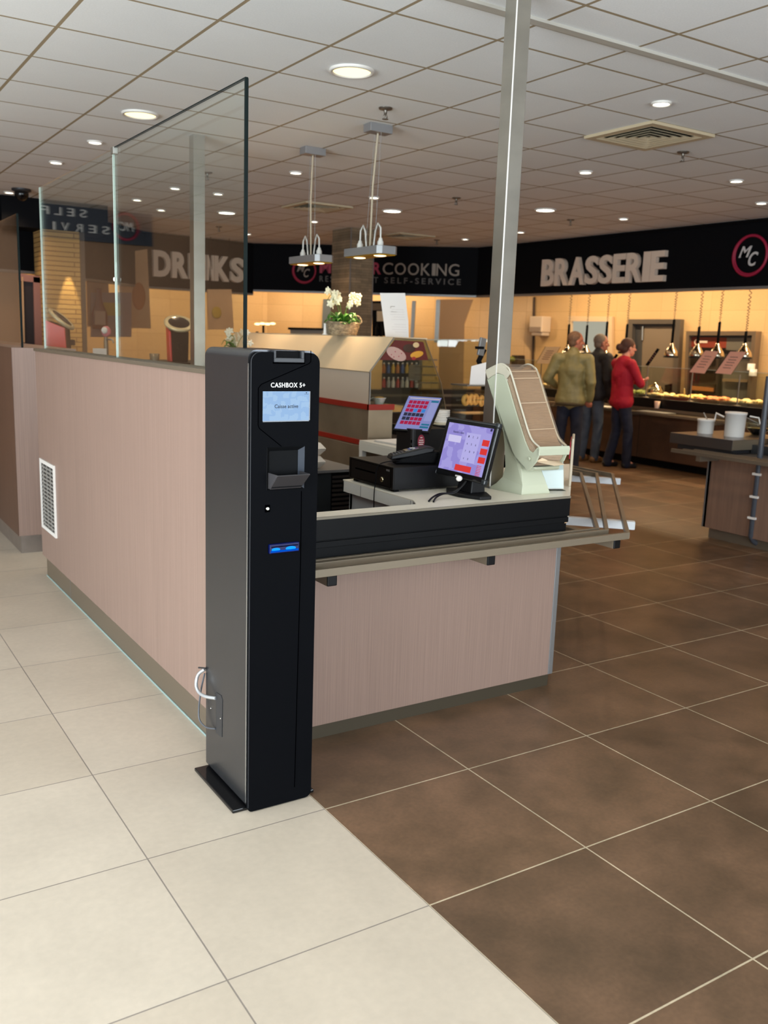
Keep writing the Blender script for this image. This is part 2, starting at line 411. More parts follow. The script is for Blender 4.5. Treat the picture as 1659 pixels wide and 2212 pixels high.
    # side returns are part of the extruded letter; the face stands proud of the panel
# DRINKS on the bar fascia
i = 2; A, B, d = fas[i]; n = Vector((-d.y, d.x, 0))
L0 = fascia_pts(i, 327, 598); L1 = fascia_pts(i, 524, 611); LT = fascia_pts(i, 328, 541)
z0 = (L0.z+L1.z)/2; z1 = z0+(LT.z-L0.z)
sg = thing('sign_lettering', 'raised grey-beige capital letters DRINKS seen behind the glass', 'sign', L0)
ws = [1.06, 1.0, 1.06, 0.45, 1.02, 0.9]; tot = sum(ws); x = 0; full = L1-L0; full.z = 0
for ch, w in zip('DRINKS', ws):
    O = L0+full*(x/tot)+n*0.02; O.z = z0; U = full*(w*0.93/tot); x += w
    part('letter', text_mb(ch, O, U, (0, 0, z1-z0), 0.06, bold=0.045), M_letter, sg)

def mc_logo(i, cx, cy, rpx, label, mc, mt, mirror=False, frame=None):
    if frame is None:
        A, B, d = fas[i]; n = Vector((-d.y, d.x, 0)); C = fascia_pts(i, cx, cy, 0.012); U = -d
        T = fascia_pts(i, cx, cy-rpx, 0.012); R = (T-C).length
    else: C, U, n, R = frame
    Z = Vector((0, 0, 1)); root = thing('round_logo', label, 'logo', C-Z*R)
    Mx = Matrix((U, Z, n)).transposed()
    m = MB().torus(C, R*0.93, R*0.075, Mx, 40, 6).torus(C+U*R*0.04+Z*R*0.03, R*0.89, R*0.05, Mx, 40, 6)
    part('ring', m, mt, root)
    m = text_mb('M', C-U*R*0.58+Z*R*-0.08+n*0.005, U*R*0.68, Z*R*0.52, 0.012, bold=0.012, shear=0.35)
    text_mb('C', C-U*R*0.02-Z*R*0.5+n*0.005, U*R*0.5, Z*R*0.66, 0.012, bold=0.012, shear=0.35, mb=m)
    part('letter', m, mc, root)
    return root
mc_logo(0, 1620, 552, 46, 'crimson ring logo with slanted white MC at the right end of the fascia', mat('logo_white', (205, 200, 198), 0.5), M_crim)
mc_logo(1, 657, 585, 28, 'small crimson ring logo with MC below the left pendant lamp', M_letterd, M_crim)
# MASTERCOOKING / RESTAURANT SELF-SERVICE
i = 1; A, B, d = fas[i]; n = Vector((-d.y, d.x, 0))
a0 = fascia_pts(i, 691, 594); a1 = fascia_pts(i, 996, 597); at = fascia_pts(i, 996, 571)
b0 = fascia_pts(i, 691, 611); b1 = fascia_pts(i, 996, 616); bt = fascia_pts(i, 996, 603)
sg = thing('sign_lettering', 'thin flat lettering MASTERCOOKING over RESTAURANT SELF-SERVICE, partly behind the stone pillar', 'sign', a0)
full = a1-a0; full.z = 0; zz = a1.z; h = at.z-a1.z
ws = dict(M=1.15, A=.95, S=.8, T=.8, E=.75, R=.85, C=1.0, O=1.08, K=.9, I=.36, N=1.0, G=1.02)
tot = sum(ws[c] for c in 'MASTERCOOKING'); x = 0
mr, mg = MB(), MB()
for k, ch in enumerate('MASTERCOOKING'):
    O = a0+full*(x/tot)+n*0.01; O.z = zz; U = full*(ws[ch]*0.84/tot); x += ws[ch]
    text_mb(ch, O, U, (0, 0, h), 0.012, bold=0.03 if k < 6 else 0.004, mb=mr if k < 6 else mg)
part('word', mr, M_crim, sg); part('word', mg, M_letterd, sg)
O = a0+n*0.01; O.z = (b1.z); part('subtitle', text_mb('RESTAURANT', O, full*.42, (0, 0, bt.z-b1.z), 0.012, bold=0.012, spacing=1.5), mat('letter_grey_dark', (96, 92, 88), 0.6), sg)
part('subtitle', text_mb('SELF-SERVICE', O+full*.465, full*.535, (0, 0, bt.z-b1.z), 0.012, bold=0.012, spacing=1.5), mat('letter_grey_dark', (96, 92, 88), 0.6), sg)

# navy sign on the far left side of the dining area: seen only mirrored in the glass partition
GX = -0.09                                    # plane of the glass
def mir(p): return Vector((2*GX-p.x, p.y, p.z))
Yv = 9.35
q = [px(91, 503, Y=Yv), px(330, 519, Y=Yv), px(246, 454, Y=Yv)]
sx0 = px(40, 480, Y=Yv).x; sx1 = px(330, 500, Y=Yv).x; zb = 2.60; zt = CZ-0.002
P0 = mir(Vector((sx0, Yv, zb))); P1 = mir(Vector((sx1, Yv, zb)))
sgn = thing('hanging_sign', 'navy sign reading SELF SERVICE with ring logo, seen mirrored in the glass partition', 'sign', ((P0.x+P1.x)/2, Yv, zb))
part('panel', MB().box(P1.x, P0.x, Yv, Yv+0.06, zb, zt), M_navy, sgn)
def mtext(s, xa, xb, ybot, ytop, spacing=1.6):
    a = mir(px(xa, ybot, Y=Yv)); b = mir(px(xb, ybot, Y=Yv)); t = mir(px((xa+xb)/2, ytop, Y=Yv)); bb = mir(px((xa+xb)/2, ybot, Y=Yv))
    lo, hi = min(a.x, b.x), max(a.x, b.x)
    n = len(s); st = (hi-lo)/(n-0.45)
    for k, ch in enumerate(s):
        w = st*.55*(.3 if ch == 'I' else 1)
        part('letter', text_mb(ch, (lo+k*st, Yv-0.012, bb.z), (w, 0, 0), (0, 0, t.z-bb.z), 0.012, bold=0.004), M_whitep, sgn)
mtext('SELF', 90, 187, 466, 449, 2.2); mtext('SERVI', 103, 236, 501, 484, 1.9)
C = mir(px(272, 490, Y=Yv)); R = abs(px(272, 462, Y=Yv).z-C.z)
mx = Matrix(((1, 0, 0), (0, 0, 1), (0, 1, 0)))
part('ring', MB().torus((C.x, Yv-0.01, C.z), R, 0.018, Matrix(((1, 0, 0), (0, 0, 1), (0, 1, 0))), 36, 6), M_crim, sgn)
part('logo_letters', text_mb('MC', (C.x-R*.6, Yv-0.014, C.z-R*.35), (R*1.2, 0, 0), (0, 0, R*.7), 0.012, bold=0.01, shear=0.3), M_whitep, sgn)

# ================================================================== CEILING FITTINGS
def downlight(x, y, r, col, energy, label, group, warm=False, big=False):
    t = thing('recessed_downlight', label, 'ceiling light', (x, y, CZ-0.012), 0, group)
    part('rim', MB().lathe([(r, 0.012), (r, 0.0), (r*0.86, -0.002), (r*0.82, 0.012)], (x, y, CZ-0.012), 28), M_rim, t)
    part('lens', MB().lathe([(r*0.84, 0), (r*0.5, -0.001), (0.001, -0.002)], (x, y, CZ-0.006), 24), M_bulbw if warm else M_bulb, t)
    d = bpy.data.lights.new('downlight_lamp', 'SPOT'); d.energy = energy; d.color = col; d.spot_size = math.radians(125); d.spot_blend = 0.9; d.shadow_soft_size = r*0.8
    o = bpy.data.objects.new('downlight_lamp', d); COL.objects.link(o); o.parent = t; o.location = (0, 0, -0.03)
    return t
WARM = (1.0, 0.70, 0.44); SMALL = 'small round recessed downlights'
downlight(1.329, 2.243, 0.125, (1.0, .84, .62), 26, 'large yellowish round downlight in the nearest lit ceiling tile', None, True)
downlight(0.726, 4.063, 0.125, (1.0, .84, .62), 26, 'large yellowish oval-looking downlight at upper left above the wall', None, True)
dl = [(3.12, 1.62, 'small downlight at upper right before the square air vent'), (0.738, 5.234, 'small downlight beyond the large yellowish one at upper left'),
      (0.709, 6.394, 'second small downlight beyond the large yellowish one at upper left'), (4.383, 3.524, 'small downlight right of the tall front post at mid ceiling'),
      (2.55, 5.313, 'small downlight just left of the left pendant cable'), (5.597, 2.933, 'small downlight near the right edge below the air vent'),
      (6.818, 7.166, 'small downlight just right of the tall post above the fascia'), (6.741, 5.294, 'small downlight above the letters BRASSERIE'),
      (6.846, 8.405, 'small downlight left of the tall post close to the fascia'), (3.838, 6.046, 'small downlight behind the right pendant cable'),
      (2.036, 7.026, 'small downlight seen through the glass just left of the rear post'), (2.515, 7.045, 'small downlight seen through the glass right of the rear post'),
      (2.499, 8.8, 'small downlight through the glass, low left of the rear post'), (2.001, 8.165, 'small downlight through the middle pane, left of the rear post'),
      (4.361, 10.4, 'small downlight low beside the black glass edge'), (4.353, 8.326, 'small downlight crossed by the left pendant cable'),
      (0.743, 8.704, 'small downlight beside the camera dome at far left'), (6.785, 3.527, 'small downlight cut by the right edge of the view')]
for x, y, lb in dl: downlight(x, y, 0.06, WARM, 36, lb, None)
for x, y, lb in [(5.661, 5.424, 'wide round downlight right of the tall post'), (4.52, 6.75, 'wide round downlight right of the right pendant cable'), (3.188, 8.408, 'wide round downlight seen through the glass right of the rear post')]:
    downlight(x, y, 0.12, WARM, 60, lb, None)

def sprinkler(x, y, label):
    t = thing('sprinkler', label, 'sprinkler', (x, y, CZ-0.07), 0, 'ceiling sprinklers')
    part('escutcheon', MB().lathe([(0.045, 0.07), (0.042, 0.06), (0.02, 0.055)], (x, y, CZ-0.07), 18), mat('sprinkler_chrome', (120, 114, 106), 0.35, 0.8), t)
    m = MB().lathe([(0.011, 0.055), (0.009, 0.03), (0.004, 0.028), (0.004, 0.004)], (x, y, CZ-0.07), 10)
    m.tube([(x-0.009, y, CZ-0.04), (x-0.016, y, CZ-0.055), (x-0.004, y, CZ-0.066)], 0.003, 6).tube([(x+0.009, y, CZ-0.04), (x+0.016, y, CZ-0.055), (x+0.004, y, CZ-0.066)], 0.003, 6)
    m.lathe([(0.02, 0.0), (0.02, 0.003)], (x, y, CZ-0.07), 12)
    part('head', m, mat('sprinkler_chrome', (120, 114, 106), 0.35, 0.8), t)
for x, y, lb in [(1.918, 2.818, 'dark sprinkler head above the right pendant canopy'), (4.33, 2.457, 'sprinkler head below the square air vent'),
                 (1.94, 5.898, 'sprinkler head seen through the glass beside the rear post'), (4.463, 5.449, 'sprinkler head between right pendant and tall post'),
                 (6.4, 5.8, 'sprinkler head above the start of the letters BRASSERIE'), (6.65, 8.83, 'sprinkler head near the corner of the black fascia'), (3.7, 9.9, 'sprinkler head above the pendant near the bar fascia')]:
    sprinkler(x, y, lb)

def vent(x, y, s, label):
    t = thing('air_vent', label, 'air vent', (x, y, CZ-0.02), 0, 'square ceiling diffusers')
    fr = MB()
    for a, b, c, d in [(x-s, x+s, y-s, y-s+0.06), (x-s, x+s, y+s-0.06, y+s), (x-s, x-s+0.06, y-s+.06, y+s-.06), (x+s-0.06, x+s, y-s+.06, y+s-.06)]: fr.box(a, b, c, d, CZ-0.02, CZ-0.001)
    part('frame', fr, mat('vent_beige', (196, 180, 150), 0.6), t)
    part('backing', MB().box(x-s+.05, x+s-.05, y-s+.05, y+s-.05, CZ-0.006, CZ-0.001), M_blackm, t)  # black sheet standing in for the shade inside the diffuser
    lv = MB(); k = 5; st = (s-0.06)/k
    for i in range(k):
        r0 = s-0.06-i*st; r1 = r0-st*0.42; zt_, zb_ = CZ-0.008, CZ-0.021
        for a in range(4):
            R_ = Matrix.Rotation(a*PI/2, 3, 'Z'); pts = [(-r0, -r0, zb_), (r0, -r0, zb_), (r1, -r1, zt_), (-r1, -r1, zt_)]
            lv.prism([R_ @ Vector(p)+Vector((x, y, 0)) for p in pts], (0, 0, 0.002))
    part('louvre', lv, mat('vent_beige', (196, 180, 150), 0.6), t)
vent(3.72, 2.25, 0.31, 'beige square ceiling air diffuser at upper right')
vent(3.73, 7.1, 0.30, 'square ceiling diffuser behind the left pendant cable')
vent(6.05, 8.75, 0.30, 'square ceiling diffuser above the MASTERCOOKING sign')
# camera dome at far left
t = thing('security_camera', 'black dome security camera on the ceiling at far left', 'camera', (0.80, 8.35, CZ-0.12))
part('mount', MB().lathe([(0.10, 0.12), (0.10, 0.10), (0.08, 0.09)], (0.80, 8.35, CZ-0.12), 20), M_dark, t)
part('dome', MB().ell((0.80, 8.35, CZ-0.05), 0.075, 0.075, 0.075), mat('dome_black', (10, 10, 12), 0.1), t)

def pendant(x, y, cx, cy, label):
    t = thing('pendant_lamp', label, 'pendant lamp', (cx, cy, 2.12), 0, 'grey rectangular pendant lamps')
    g = mat('pendant_grey', (150, 150, 152), 0.4, 0.5)
    part('canopy', MB().box(x-.09, x+.09, y-.05, y+.05, CZ-.055, CZ), g, t, 0.003)
    m = MB(); hx, hy, c = 0.085, 0.255, 0.03
    pts = [(-hx+c, -hy), (hx-c, -hy), (hx, -hy+c), (hx, hy-c), (hx-c, hy), (-hx+c, hy), (-hx, hy-c), (-hx, -hy+c)]
    m.prism([(cx+a, cy+b, 2.125) for a, b in pts], (0, 0, 0.055)); part('housing', m, g, t, 0.002)
    part('reflector', MB().box(cx-.07, cx+.07, cy-.23, cy+.23, 2.119, 2.125), mat('pendant_copper', (190, 150, 22), 0.35, 0.8), t)
    for s in (-.14, .14):
        part('bulb', MB().lathe([(0.045, 0), (0.03, -0.004), (0.001, -0.005)], (cx, cy+s, 2.119), 16), emis('pendant_bulb', (255, 210, 150), 6), t)
        part('socket', MB().lathe([(0.022, 0), (0.022, 0.035), (0.015, 0.045), (0.012, 0.06)], (cx, cy+s, 2.18), 14), M_rim, t)
        part('lead', MB().tube([(cx, cy+s, 2.24), (cx, cy+s*0.98, 2.31), (cx, cy+s*0.72, 2.345), (cx, cy+s*0.5, 2.30), (cx, cy+s*0.35, 2.18)], 0.006, 8), M_rim, t)
        part('wire', MB().tube([(cx, cy+s*0.45, 2.18), (x, y+s*0.3, CZ-.055)], 0.0015, 5), M_alu, t)
    part('cable', MB().tube([(cx, cy, 2.18), ((cx+x)/2-.01, (cy+y)/2, 2.6), (x, y, CZ-.055)], 0.007, 8), mat('cable_beige', (190, 176, 152), 0.6), t)
    for s in (-.14, .14):
        d = bpy.data.lights.new('pendant_light', 'SPOT'); d.energy = 55; d.color = (1, .74, .46); d.spot_size = math.radians(100); d.spot_blend = 0.6; d.shadow_soft_size = 0.04
        o = bpy.data.objects.new('pendant_light', d); COL.objects.link(o); o.parent = t; o.location = (0, s, -0.012)
pendant(2.163, 4.26, 2.22, 4.37, 'grey pendant lamp hanging further back, left of the stone pillar')
pendant(2.134, 3.251, 2.17, 3.37, 'grey pendant lamp hanging nearer, in front of the stone pillar')

# ================================================================== LEFT PARTITION WALL AND GLASS
t = thing('partition_wall', 'long pinkish striped laminate half wall behind the payment kiosk', 'half wall', (-0.09, 2.0, 0))
part('panel', MB().box(-0.14, -0.04, 0.50, 3.47, 0.12, 1.395), M_wood, t)
part('cap', MB().box(-0.148, -0.03, 0.49, 3.48, 1.395, 1.412), M_steelk, t, 0.001)
part('kick_plate', MB().box(-0.133, -0.05, 0.52, 3.385, 0.0, 0.12), M_steelk, t)
part('seam', MB().box(-0.1338, -0.1325, 2.80, 2.804, 0.0, 0.12), M_alu, t)
part('sealant', MB().tube([(-0.135, 0.52, 0.003), (-0.135, 3.385, 0.003)], 0.004, 6), mat('sealant', (150, 172, 168), 0.5), t)
g = thing('wall_vent_grille', 'tall narrow white-framed vent grille low on the pinkish half wall', 'vent grille', (-0.142, 3.23, 0.31))
def ring(y0, y1, z0, z1, w, xa, xb):
    m = MB(); O_ = [(y0, z0), (y1, z0), (y1, z1), (y0, z1)]; I_ = [(y0+w, z0+w), (y1-w, z0+w), (y1-w, z1-w), (y0+w, z1-w)]
    vs = [Vector((x, *p)) for x in (xa, xb) for p in O_+I_]; fs = []
    for k in range(4):
        n = (k+1) % 4; fs += [(k, n, 4+n, 4+k), (8+k, 12+k, 12+n, 8+n), (k, 8+k, 8+n, n), (4+k, 4+n, 12+n, 12+k)]
    return m.add(vs, fs)
part('frame', ring(3.05, 3.42, 0.31, 0.745, .022, -0.150, -0.1405), M_whitep, g)
part('backing', MB().box(-0.143, -0.1405, 3.075, 3.395, 0.32, 0.735), mat('vent_shadow', (60, 54, 50), 0.7), g)
m = MB()
for k in range(16): m.box(-0.148, -0.142, 3.085, 3.385, 0.345+k*0.0235, 0.356+k*0.0235)
for k in range(3): m.box(-0.149, -0.147, 3.14+k*0.09, 3.152+k*0.09, 0.335, 0.72)
part('slat', m, mat('vent_silver', (186, 186, 182), 0.35, 0.6), g)
# pier beyond the wall
t = thing('laminate_pier', 'striped laminate pier with steel base at the far left end of the half wall', 'pier', (-0.1, 4.4, 0))
part('panel', MB().box(-0.165, 0.25, 4.06, 7.6, 0.12, 1.40), M_wood, t)
part('kick_plate', MB().box(-0.155, 0.24, 4.055, 7.6, 0, 0.12), mat('scuffed_steel', (150, 140, 132), 0.35, 0.7, var=0.1, vscale=12), t)
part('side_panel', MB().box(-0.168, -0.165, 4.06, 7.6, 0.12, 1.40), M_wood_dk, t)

# glass: three panes in a row on the half wall
def pane(y0, y1, z1, label, x=GX, z0=1.412):
    t = thing('glass_partition', label, 'glass panel', (x, (y0+y1)/2, z0), 0, 'tall glass panels on the half wall')
    part('pane', MB().box(x-0.005, x+0.005, y0+0.004, y1-0.004, z0, z1), M_glass, t)
    return t
Ya, Yb, Yc = 0.462, 1.93, 3.42
t = pane(Ya, Yb, 2.346, 'nearest tall glass panel, with a black vertical edge, in front of DRINKS')
part('edge_seal', MB().box(GX-0.0055, GX+0.0055, Ya-0.002, Ya+0.006, 1.41, 2.347), M_edge, t)
part('top_edge', MB().box(GX-0.005, GX+0.005, Ya, Yb-0.004, 2.346, 2.350), M_edge, t)
t = pane(Yb+0.006, Yc, 2.346, 'second glass panel, between the two thin pale edges, mirroring SELF SERVICE')
part('edge_seal', MB().box(GX-0.005, GX+0.005, Yb-0.001, Yb+0.005, 1.41, 2.347), M_edgel, t)
part('clip', MB().box(GX-0.012, GX+0.012, Yb-0.03, Yb+0.008, 2.32, 2.352), M_steel, t, 0.003)
part('clip', MB().ell((GX-0.008, Yb, 1.77), 0.006, 0.006, 0.01), M_whitep, t)
t = pane(4.10, 5.2, 2.262, 'dark-edged glass panel on the pier at the far left')
part('edge_seal', MB().box(GX-0.006, GX+0.006, 4.09, 4.102, 1.40, 2.262), M_edge, t)
t = thing('glass_partition', 'third glass panel edge, pale vertical strip at the far end of the half wall', 'glass panel', (GX, Yc, 1.41), 0, 'tall glass panels on the half wall')
part('edge_seal', MB().box(GX-0.005, GX+0.005, Yc, Yc+0.007, 1.41, 2.347), M_edgel, t)

# ================================================================== STEEL POSTS
def post(x, y, z0, label, w=0.038):
    t = thing('steel_post', label, 'post', (x, y, z0), 0, 'square brushed steel posts')
    part('shaft', MB().box(x-w, x+w, y-w, y+w, z0, CZ), mat('post_steel', (176, 172, 162), 0.28, 0.9, var=0.12, vscale=3, vstretch=(1, 1, 2)), t, 0.002)
    part('flange', MB().box(x-w-.004, x+w+.004, y-w-.004, y+w+.004, z0, z0+0.006), M_alu, t)
    return t
t = post(1.285, 0.79, 0.889, 'square steel post rising from the checkout worktop to the ceiling')
part('corner_strip', MB().box(1.243, 1.2475, 0.748, 0.7525, 0.9, CZ-0.001), M_whitep, t)  # white strip painting the bright highlight along the post corner
post(1.285, 4.46, 0.9, 'square steel post seen behind the glass, left of the kiosk', 0.045)

# ================================================================== PAYMENT KIOSK
KY = 0.095
def kp(x, y, off=0.0):
    p = px(x, y, Y=KY); p.y = KY-off; return p
def rrect(x0, x1, z0, z1, y, rt, rb, n=6, rbl=None):
    pts = []
    for cx, cz, a0, r in ((x1-rt, z1-rt, 0, rt), (x0+rt, z1-rt, 90, rt), (x0+rb, z0+rb, 180, rb), (x1-rb, z0+rb, 270, rb)):
        for k in range(n+1):
            a = math.radians(a0+90*k/n); pts.append(Vector((cx+r*math.cos(a), y, cz+r*math.sin(a))))
    return pts
kx0, kx1 = -0.234, -0.002
M_kside = mat('kiosk_satin_grey', (84, 85, 88), 0.26, 0.8, bump=0.02, bscale=400)
M_kfront = mat('kiosk_front_black', (10, 11, 14), 0.55, spec=0.03, bump=0.02, bscale=600)
M_groove = mat('groove_black', (1, 1, 2), 0.9, spec=0.0)
K = thing('payment_kiosk', 'tall black self payment kiosk with small blue lit screen and grey side', 'payment kiosk', ((kx0+kx1)/2, 0.28, 0))
part('body', MB().prism(rrect(kx0, kx1, 0.016, 1.496, 0.1165, 0.028, 0.012, 10), (0, 0.3435, 0)), M_kside, K)
part('hinge_strip', MB().box(kx0-0.0008, kx0+0.002, 0.1125, 0.117, 0.03, 1.455), mat('hinge_silver', (222, 224, 222), 0.25, 0.9), K)
part('gap', MB().prism(rrect(kx0+0.004, kx1-0.004, 0.02, 1.49, 0.1095, 0.025, 0.012), (0, 0.009, 0)), M_blackm, K)
# front panel built around the coin pocket
hx0, hx1, hz0, hz1 = -0.180, -0.049, 1.069, 1.203
sx0_, sx1_ = kp(580, 750).x, kp(645, 750).x
fp = MB()
top = [p for p in rrect(kx0, kx1, hz1, 1.490, KY, 0.032, 0.0001)]
# notch for the handle recess in the top edge
nx0, nx1, nz = -0.160, -0.058, 1.466
fp.box(kx0, kx1, KY, 0.109, hz1, 1.455)
fp.prism(rrect(kx0, nx0, 1.455-0.0, 1.490, KY, 0.0001, 0.0001), (0, 0.014, 0)) if False else None
cor = []
for k in range(7):
    a = math.radians(90+90*k/6); cor.append(Vector((kx0+0.032+0.032*math.cos(a), KY, 1.458+0.032*math.sin(a))))
fp.prism([Vector((nx0, KY, 1.49))]+cor+[Vector((kx0, KY, 1.455)), Vector((nx0, KY, 1.455))], (0, 0.014, 0))
cor = []
for k in range(7):
    a = math.radians(90*k/6); cor.append(Vector((kx1-0.032+0.032*math.cos(a), KY, 1.458+0.032*math.sin(a))))
fp.prism([Vector((nx1, KY, 1.455)), Vector((kx1, KY, 1.455))]+cor+[Vector((nx1, KY, 1.49))], (0, 0.014, 0))
fp.box(nx0, nx1, KY, 0.109, 1.455, nz)
fp.box(kx0, hx0, KY, 0.109, hz0, hz1); fp.box(hx1, kx1, KY, 0.109, hz0, hz1)
bt = [Vector((kx1, KY, hz0)), Vector((kx0, KY, hz0))]
for k in range(5):
    a = math.radians(180+90*k/4); bt.append(Vector((kx0+0.014+0.014*math.cos(a), KY, 0.018+0.014*math.sin(a))))
for k in range(5):
    a = math.radians(270+90*k/4); bt.append(Vector((kx1-0.022+0.022*math.cos(a), KY, 0.026+0.022*math.sin(a))))
fp.prism(bt, (0, 0.014, 0))
part('front_panel', fp, M_kfront, K)
m = MB()
m.tube([(kx0+0.0005, KY+0.0005, 0.02), (kx0+0.0005, KY+0.0005, 1.458)]+[(kx0+0.032+0.032*math.cos(math.radians(180-90*k/6)), KY+0.0005, 1.458+0.032*math.sin(math.radians(180-90*k/6))) for k in range(1, 7)], 0.0013, 6)
part('edge_highlight', m, mat('edge_grey', (40, 42, 46), .4, spec=.3), K)
# grooves
def groove(pts, w=0.0022):
    m = MB()
    for p, q in zip(pts, pts[1:]): m.bar(kp(*p, 0.0002), kp(*q, 0.0002), w, 0.0012, up=(0, 1, 0))
    return m
def zpt(x, y): return (420+x/4.423, 730+y/4.423)
part('seam', groove([zpt(1112, 122), zpt(1112, 225), zpt(1095, 245), zpt(640, 442), zpt(610, 480), zpt(608, 835), zpt(620, 865), zpt(830, 1035)]), M_groove, K)
part('seam', groove([(651, 1061), (649, 1220), (636, 1700)], 0.0026), M_groove, K)
# handle
m = MB().box(nx0, nx0+0.007, KY-0.004, 0.118, 1.468, 1.496).box(nx1-0.010, nx1, KY-0.004, 0.118, 1.468, 1.496).box(nx0, nx1, KY-0.005, 0.1, 1.460, 1.474)
part('handle', m, mat('handle_grey', (44, 46, 50), 0.4), K, 0.002)
part('handle_recess', MB().box(nx0+0.006, nx1-0.009, 0.103, 0.118, 1.472, 1.4945), M_blackm, K)
part('handle_shadow_gap', MB().box(nx0-0.003, nx1+0.003, KY-0.0008, KY+0.002, 1.456, 1.461).box(nx1, nx1+0.003, KY-0.0008, KY+0.002, 1.456, 1.49), M_groove, K)
# lettering and screen
a, b_, c = kp(585, 839.5), kp(659, 834.5), kp(585, 828)
lg = part('lettering', text_mb('CASHBOX 5+', (a.x, KY-0.0002, (a.z+b_.z)/2), (b_.x-a.x, 0, 0), (0, 0, 0.0145), 0.0008, bold=0.012, spacing=1.12), mat('lettering_white', (245, 245, 245), 0.5), K)
zx0, zx1, zz0, zz1 = -0.195, -0.0375, 1.2835, 1.373
scr = part('screen', MB().box(zx0, zx1, KY-0.0015, KY+0.002, zz0, zz1), screen_mat('kiosk_screen', (160, 196, 238), (172, 206, 242), 0.95, 60), K)
part('screen_text', text_mb('Caisse active', ((zx0+zx1)/2-0.040, KY-0.002, 1.322), (0.080, 0, 0), (0, 0, 0.0115), 0.0004, bold=0.012), mat('screen_text_grey', (30, 40, 56), 0.7), scr)
m = MB().box(-0.055, -0.041, KY-0.002, KY-0.0016, 1.364, 1.3648); m.prism([Vector((-0.051, KY-0.002, 1.370)), Vector((-0.045, KY-0.002, 1.370)), Vector((-0.048, KY-0.002, 1.366))], (0, 0.0003, 0))
part('status_icon', m, mat('screen_text_grey', (50, 60, 74), 0.7), scr)
part('bezel', MB().box(zx1, zx1+0.003, KY-0.002, KY+0.001, zz0-0.003, zz1).box(zx0, zx1+0.003, KY-0.002, KY+0.001, zz0-0.003, zz0), mat('bezel_grey', (96, 98, 102), 0.25, 0.5), K)
# coin pocket
yb = 0.1065
ix0, ix1, iz0, iz1 = hx0+0.012, hx1-0.018, hz0+0.008, hz1-0.012
m = MB()
m.quad((hx1, KY+0.001, hz0), (hx1, KY+0.001, hz1), (ix1, yb, iz1), (ix1, yb, iz0), 0.002)
part('pocket_side', m, mat('pocket_grey', (46, 52, 62), 0.4, 0.3), K)  # right wall painted greyer for the light it catches
m = MB().quad((hx0, KY+.001, hz0), (ix0, yb, iz0), (ix0, yb, iz1), (hx0, KY+.001, hz1), 0.002)
m.quad((hx0, KY+.001, hz1), (ix0, yb, iz1), (ix1, yb, iz1), (hx1, KY+.001, hz1), 0.002)
m.quad((hx0, KY+.001, hz0), (hx1, KY+.001, hz0), (ix1, yb, iz0), (ix0, yb, iz0), 0.002)
m.box(ix0-.002, ix1+.002, yb, yb+0.003, iz0-.002, iz1+.002)
part('pocket', m, mat('pocket_black', (12, 13, 15), .6, spec=.1), K)
# scoop
w0, w1 = -0.174, -0.060
zt0, zb0 = 1.124, 1.074
m = MB()
A1, A2 = Vector((w0, KY+0.004, zt0)), Vector((w1, KY+0.004, zt0)); F1, F2 = Vector((w0+0.004, KY-0.054, zt0-0.001)), Vector((w1+0.002, KY-0.054, zt0-0.001))
B1, B2 = Vector((w0+0.003, KY-0.004, zb0)), Vector((w1-0.004, KY-0.004, zb0)); BB1, BB2 = Vector((w0, KY+0.004, zb0)), Vector((w1, KY+0.004, zb0))
th = 0.003
m.quad(F1, B1, B2, F2, th); m.prism([A1, BB1, B1, F1], (th, 0, 0)); m.prism([A2, F2, B2, BB2], (-th, 0, 0)); m.prism([BB1, BB2, B2, B1], (0, 0, th))
part('coin_tray', m, mat('coin_tray_grey', (66, 64, 66), 0.42, 0.3), K, 0.0008)
part('coin_tray_inside', MB().box(w0+.006, w1-.006, KY-0.016, KY+0.003, zb0+.004, zb0+.030), M_blackm, K)
# lock
l = kp(577.5, 1098.5)
lk = part('lock', MB().box(l.x-0.0085, l.x+0.0085, KY-0.001, KY+0.001, l.z-0.0115, l.z+0.0115), M_groove, K)
My = Matrix(((1, 0, 0), (0, 0, 1), (0, -1, 0)))
part('key_cylinder', MB().lathe([(0.006, 0), (0.006, 0.003), (0.0045, 0.004)], (l.x, KY-0.001, l.z), 20, Matrix(((1, 0, 0), (0, 0, -1), (0, 1, 0)))).box(l.x-.0006, l.x+.0006, KY-0.0056, KY-.004, l.z-.003, l.z+.003), mat('chrome', (210, 208, 200), 0.2, 1.0), lk)
# blue lit note slot
bx0, bx1, bz0, bz1 = -0.1715, -0.067, 0.8685, 0.8985
m = MB().prism([Vector(p) for p in ((bx0, KY, bz0), (bx0+.004, KY-0.012, bz0+.004), (bx1-.002, KY-0.012, bz0+.003), (bx1, KY, bz0), (bx1, KY, bz1-.003), (bx1-.004, KY, bz1), (bx0+.004, KY, bz1), (bx0, KY, bz1-.004))], (0, 0.002, 0)) if False else MB().box(bx0, bx1, KY-0.010, KY+0.002, bz0, bz1)
sl = part('note_slot', m, mat('blue_plastic', (4, 12, 50), 0.1, emit=(0, 40, 180), es=0.12), K, 0.003)
m = MB()
for cx, s in ((-0.150, 1.0), (-0.098, 1.2)):
    m.ell((cx, KY-0.0102, bz0+0.013), 0.015*s, 0.0012, 0.0055*s)
part('glow', m, emis('blue_glow', (20, 140, 255), 1.6), sl)
m = MB().box(bx0+.004, bx1-.004, KY-0.0112, KY-0.010, bz0+.004, bz0+.010)
part('light_bar', m, emis('blue_glow_dim', (0, 88, 220), 0.9), sl)
part('lip', MB().box(bx0+.006, bx1-.006, KY-0.0118, KY-0.010, bz0+.0205, bz0+.0225), M_groove, sl)
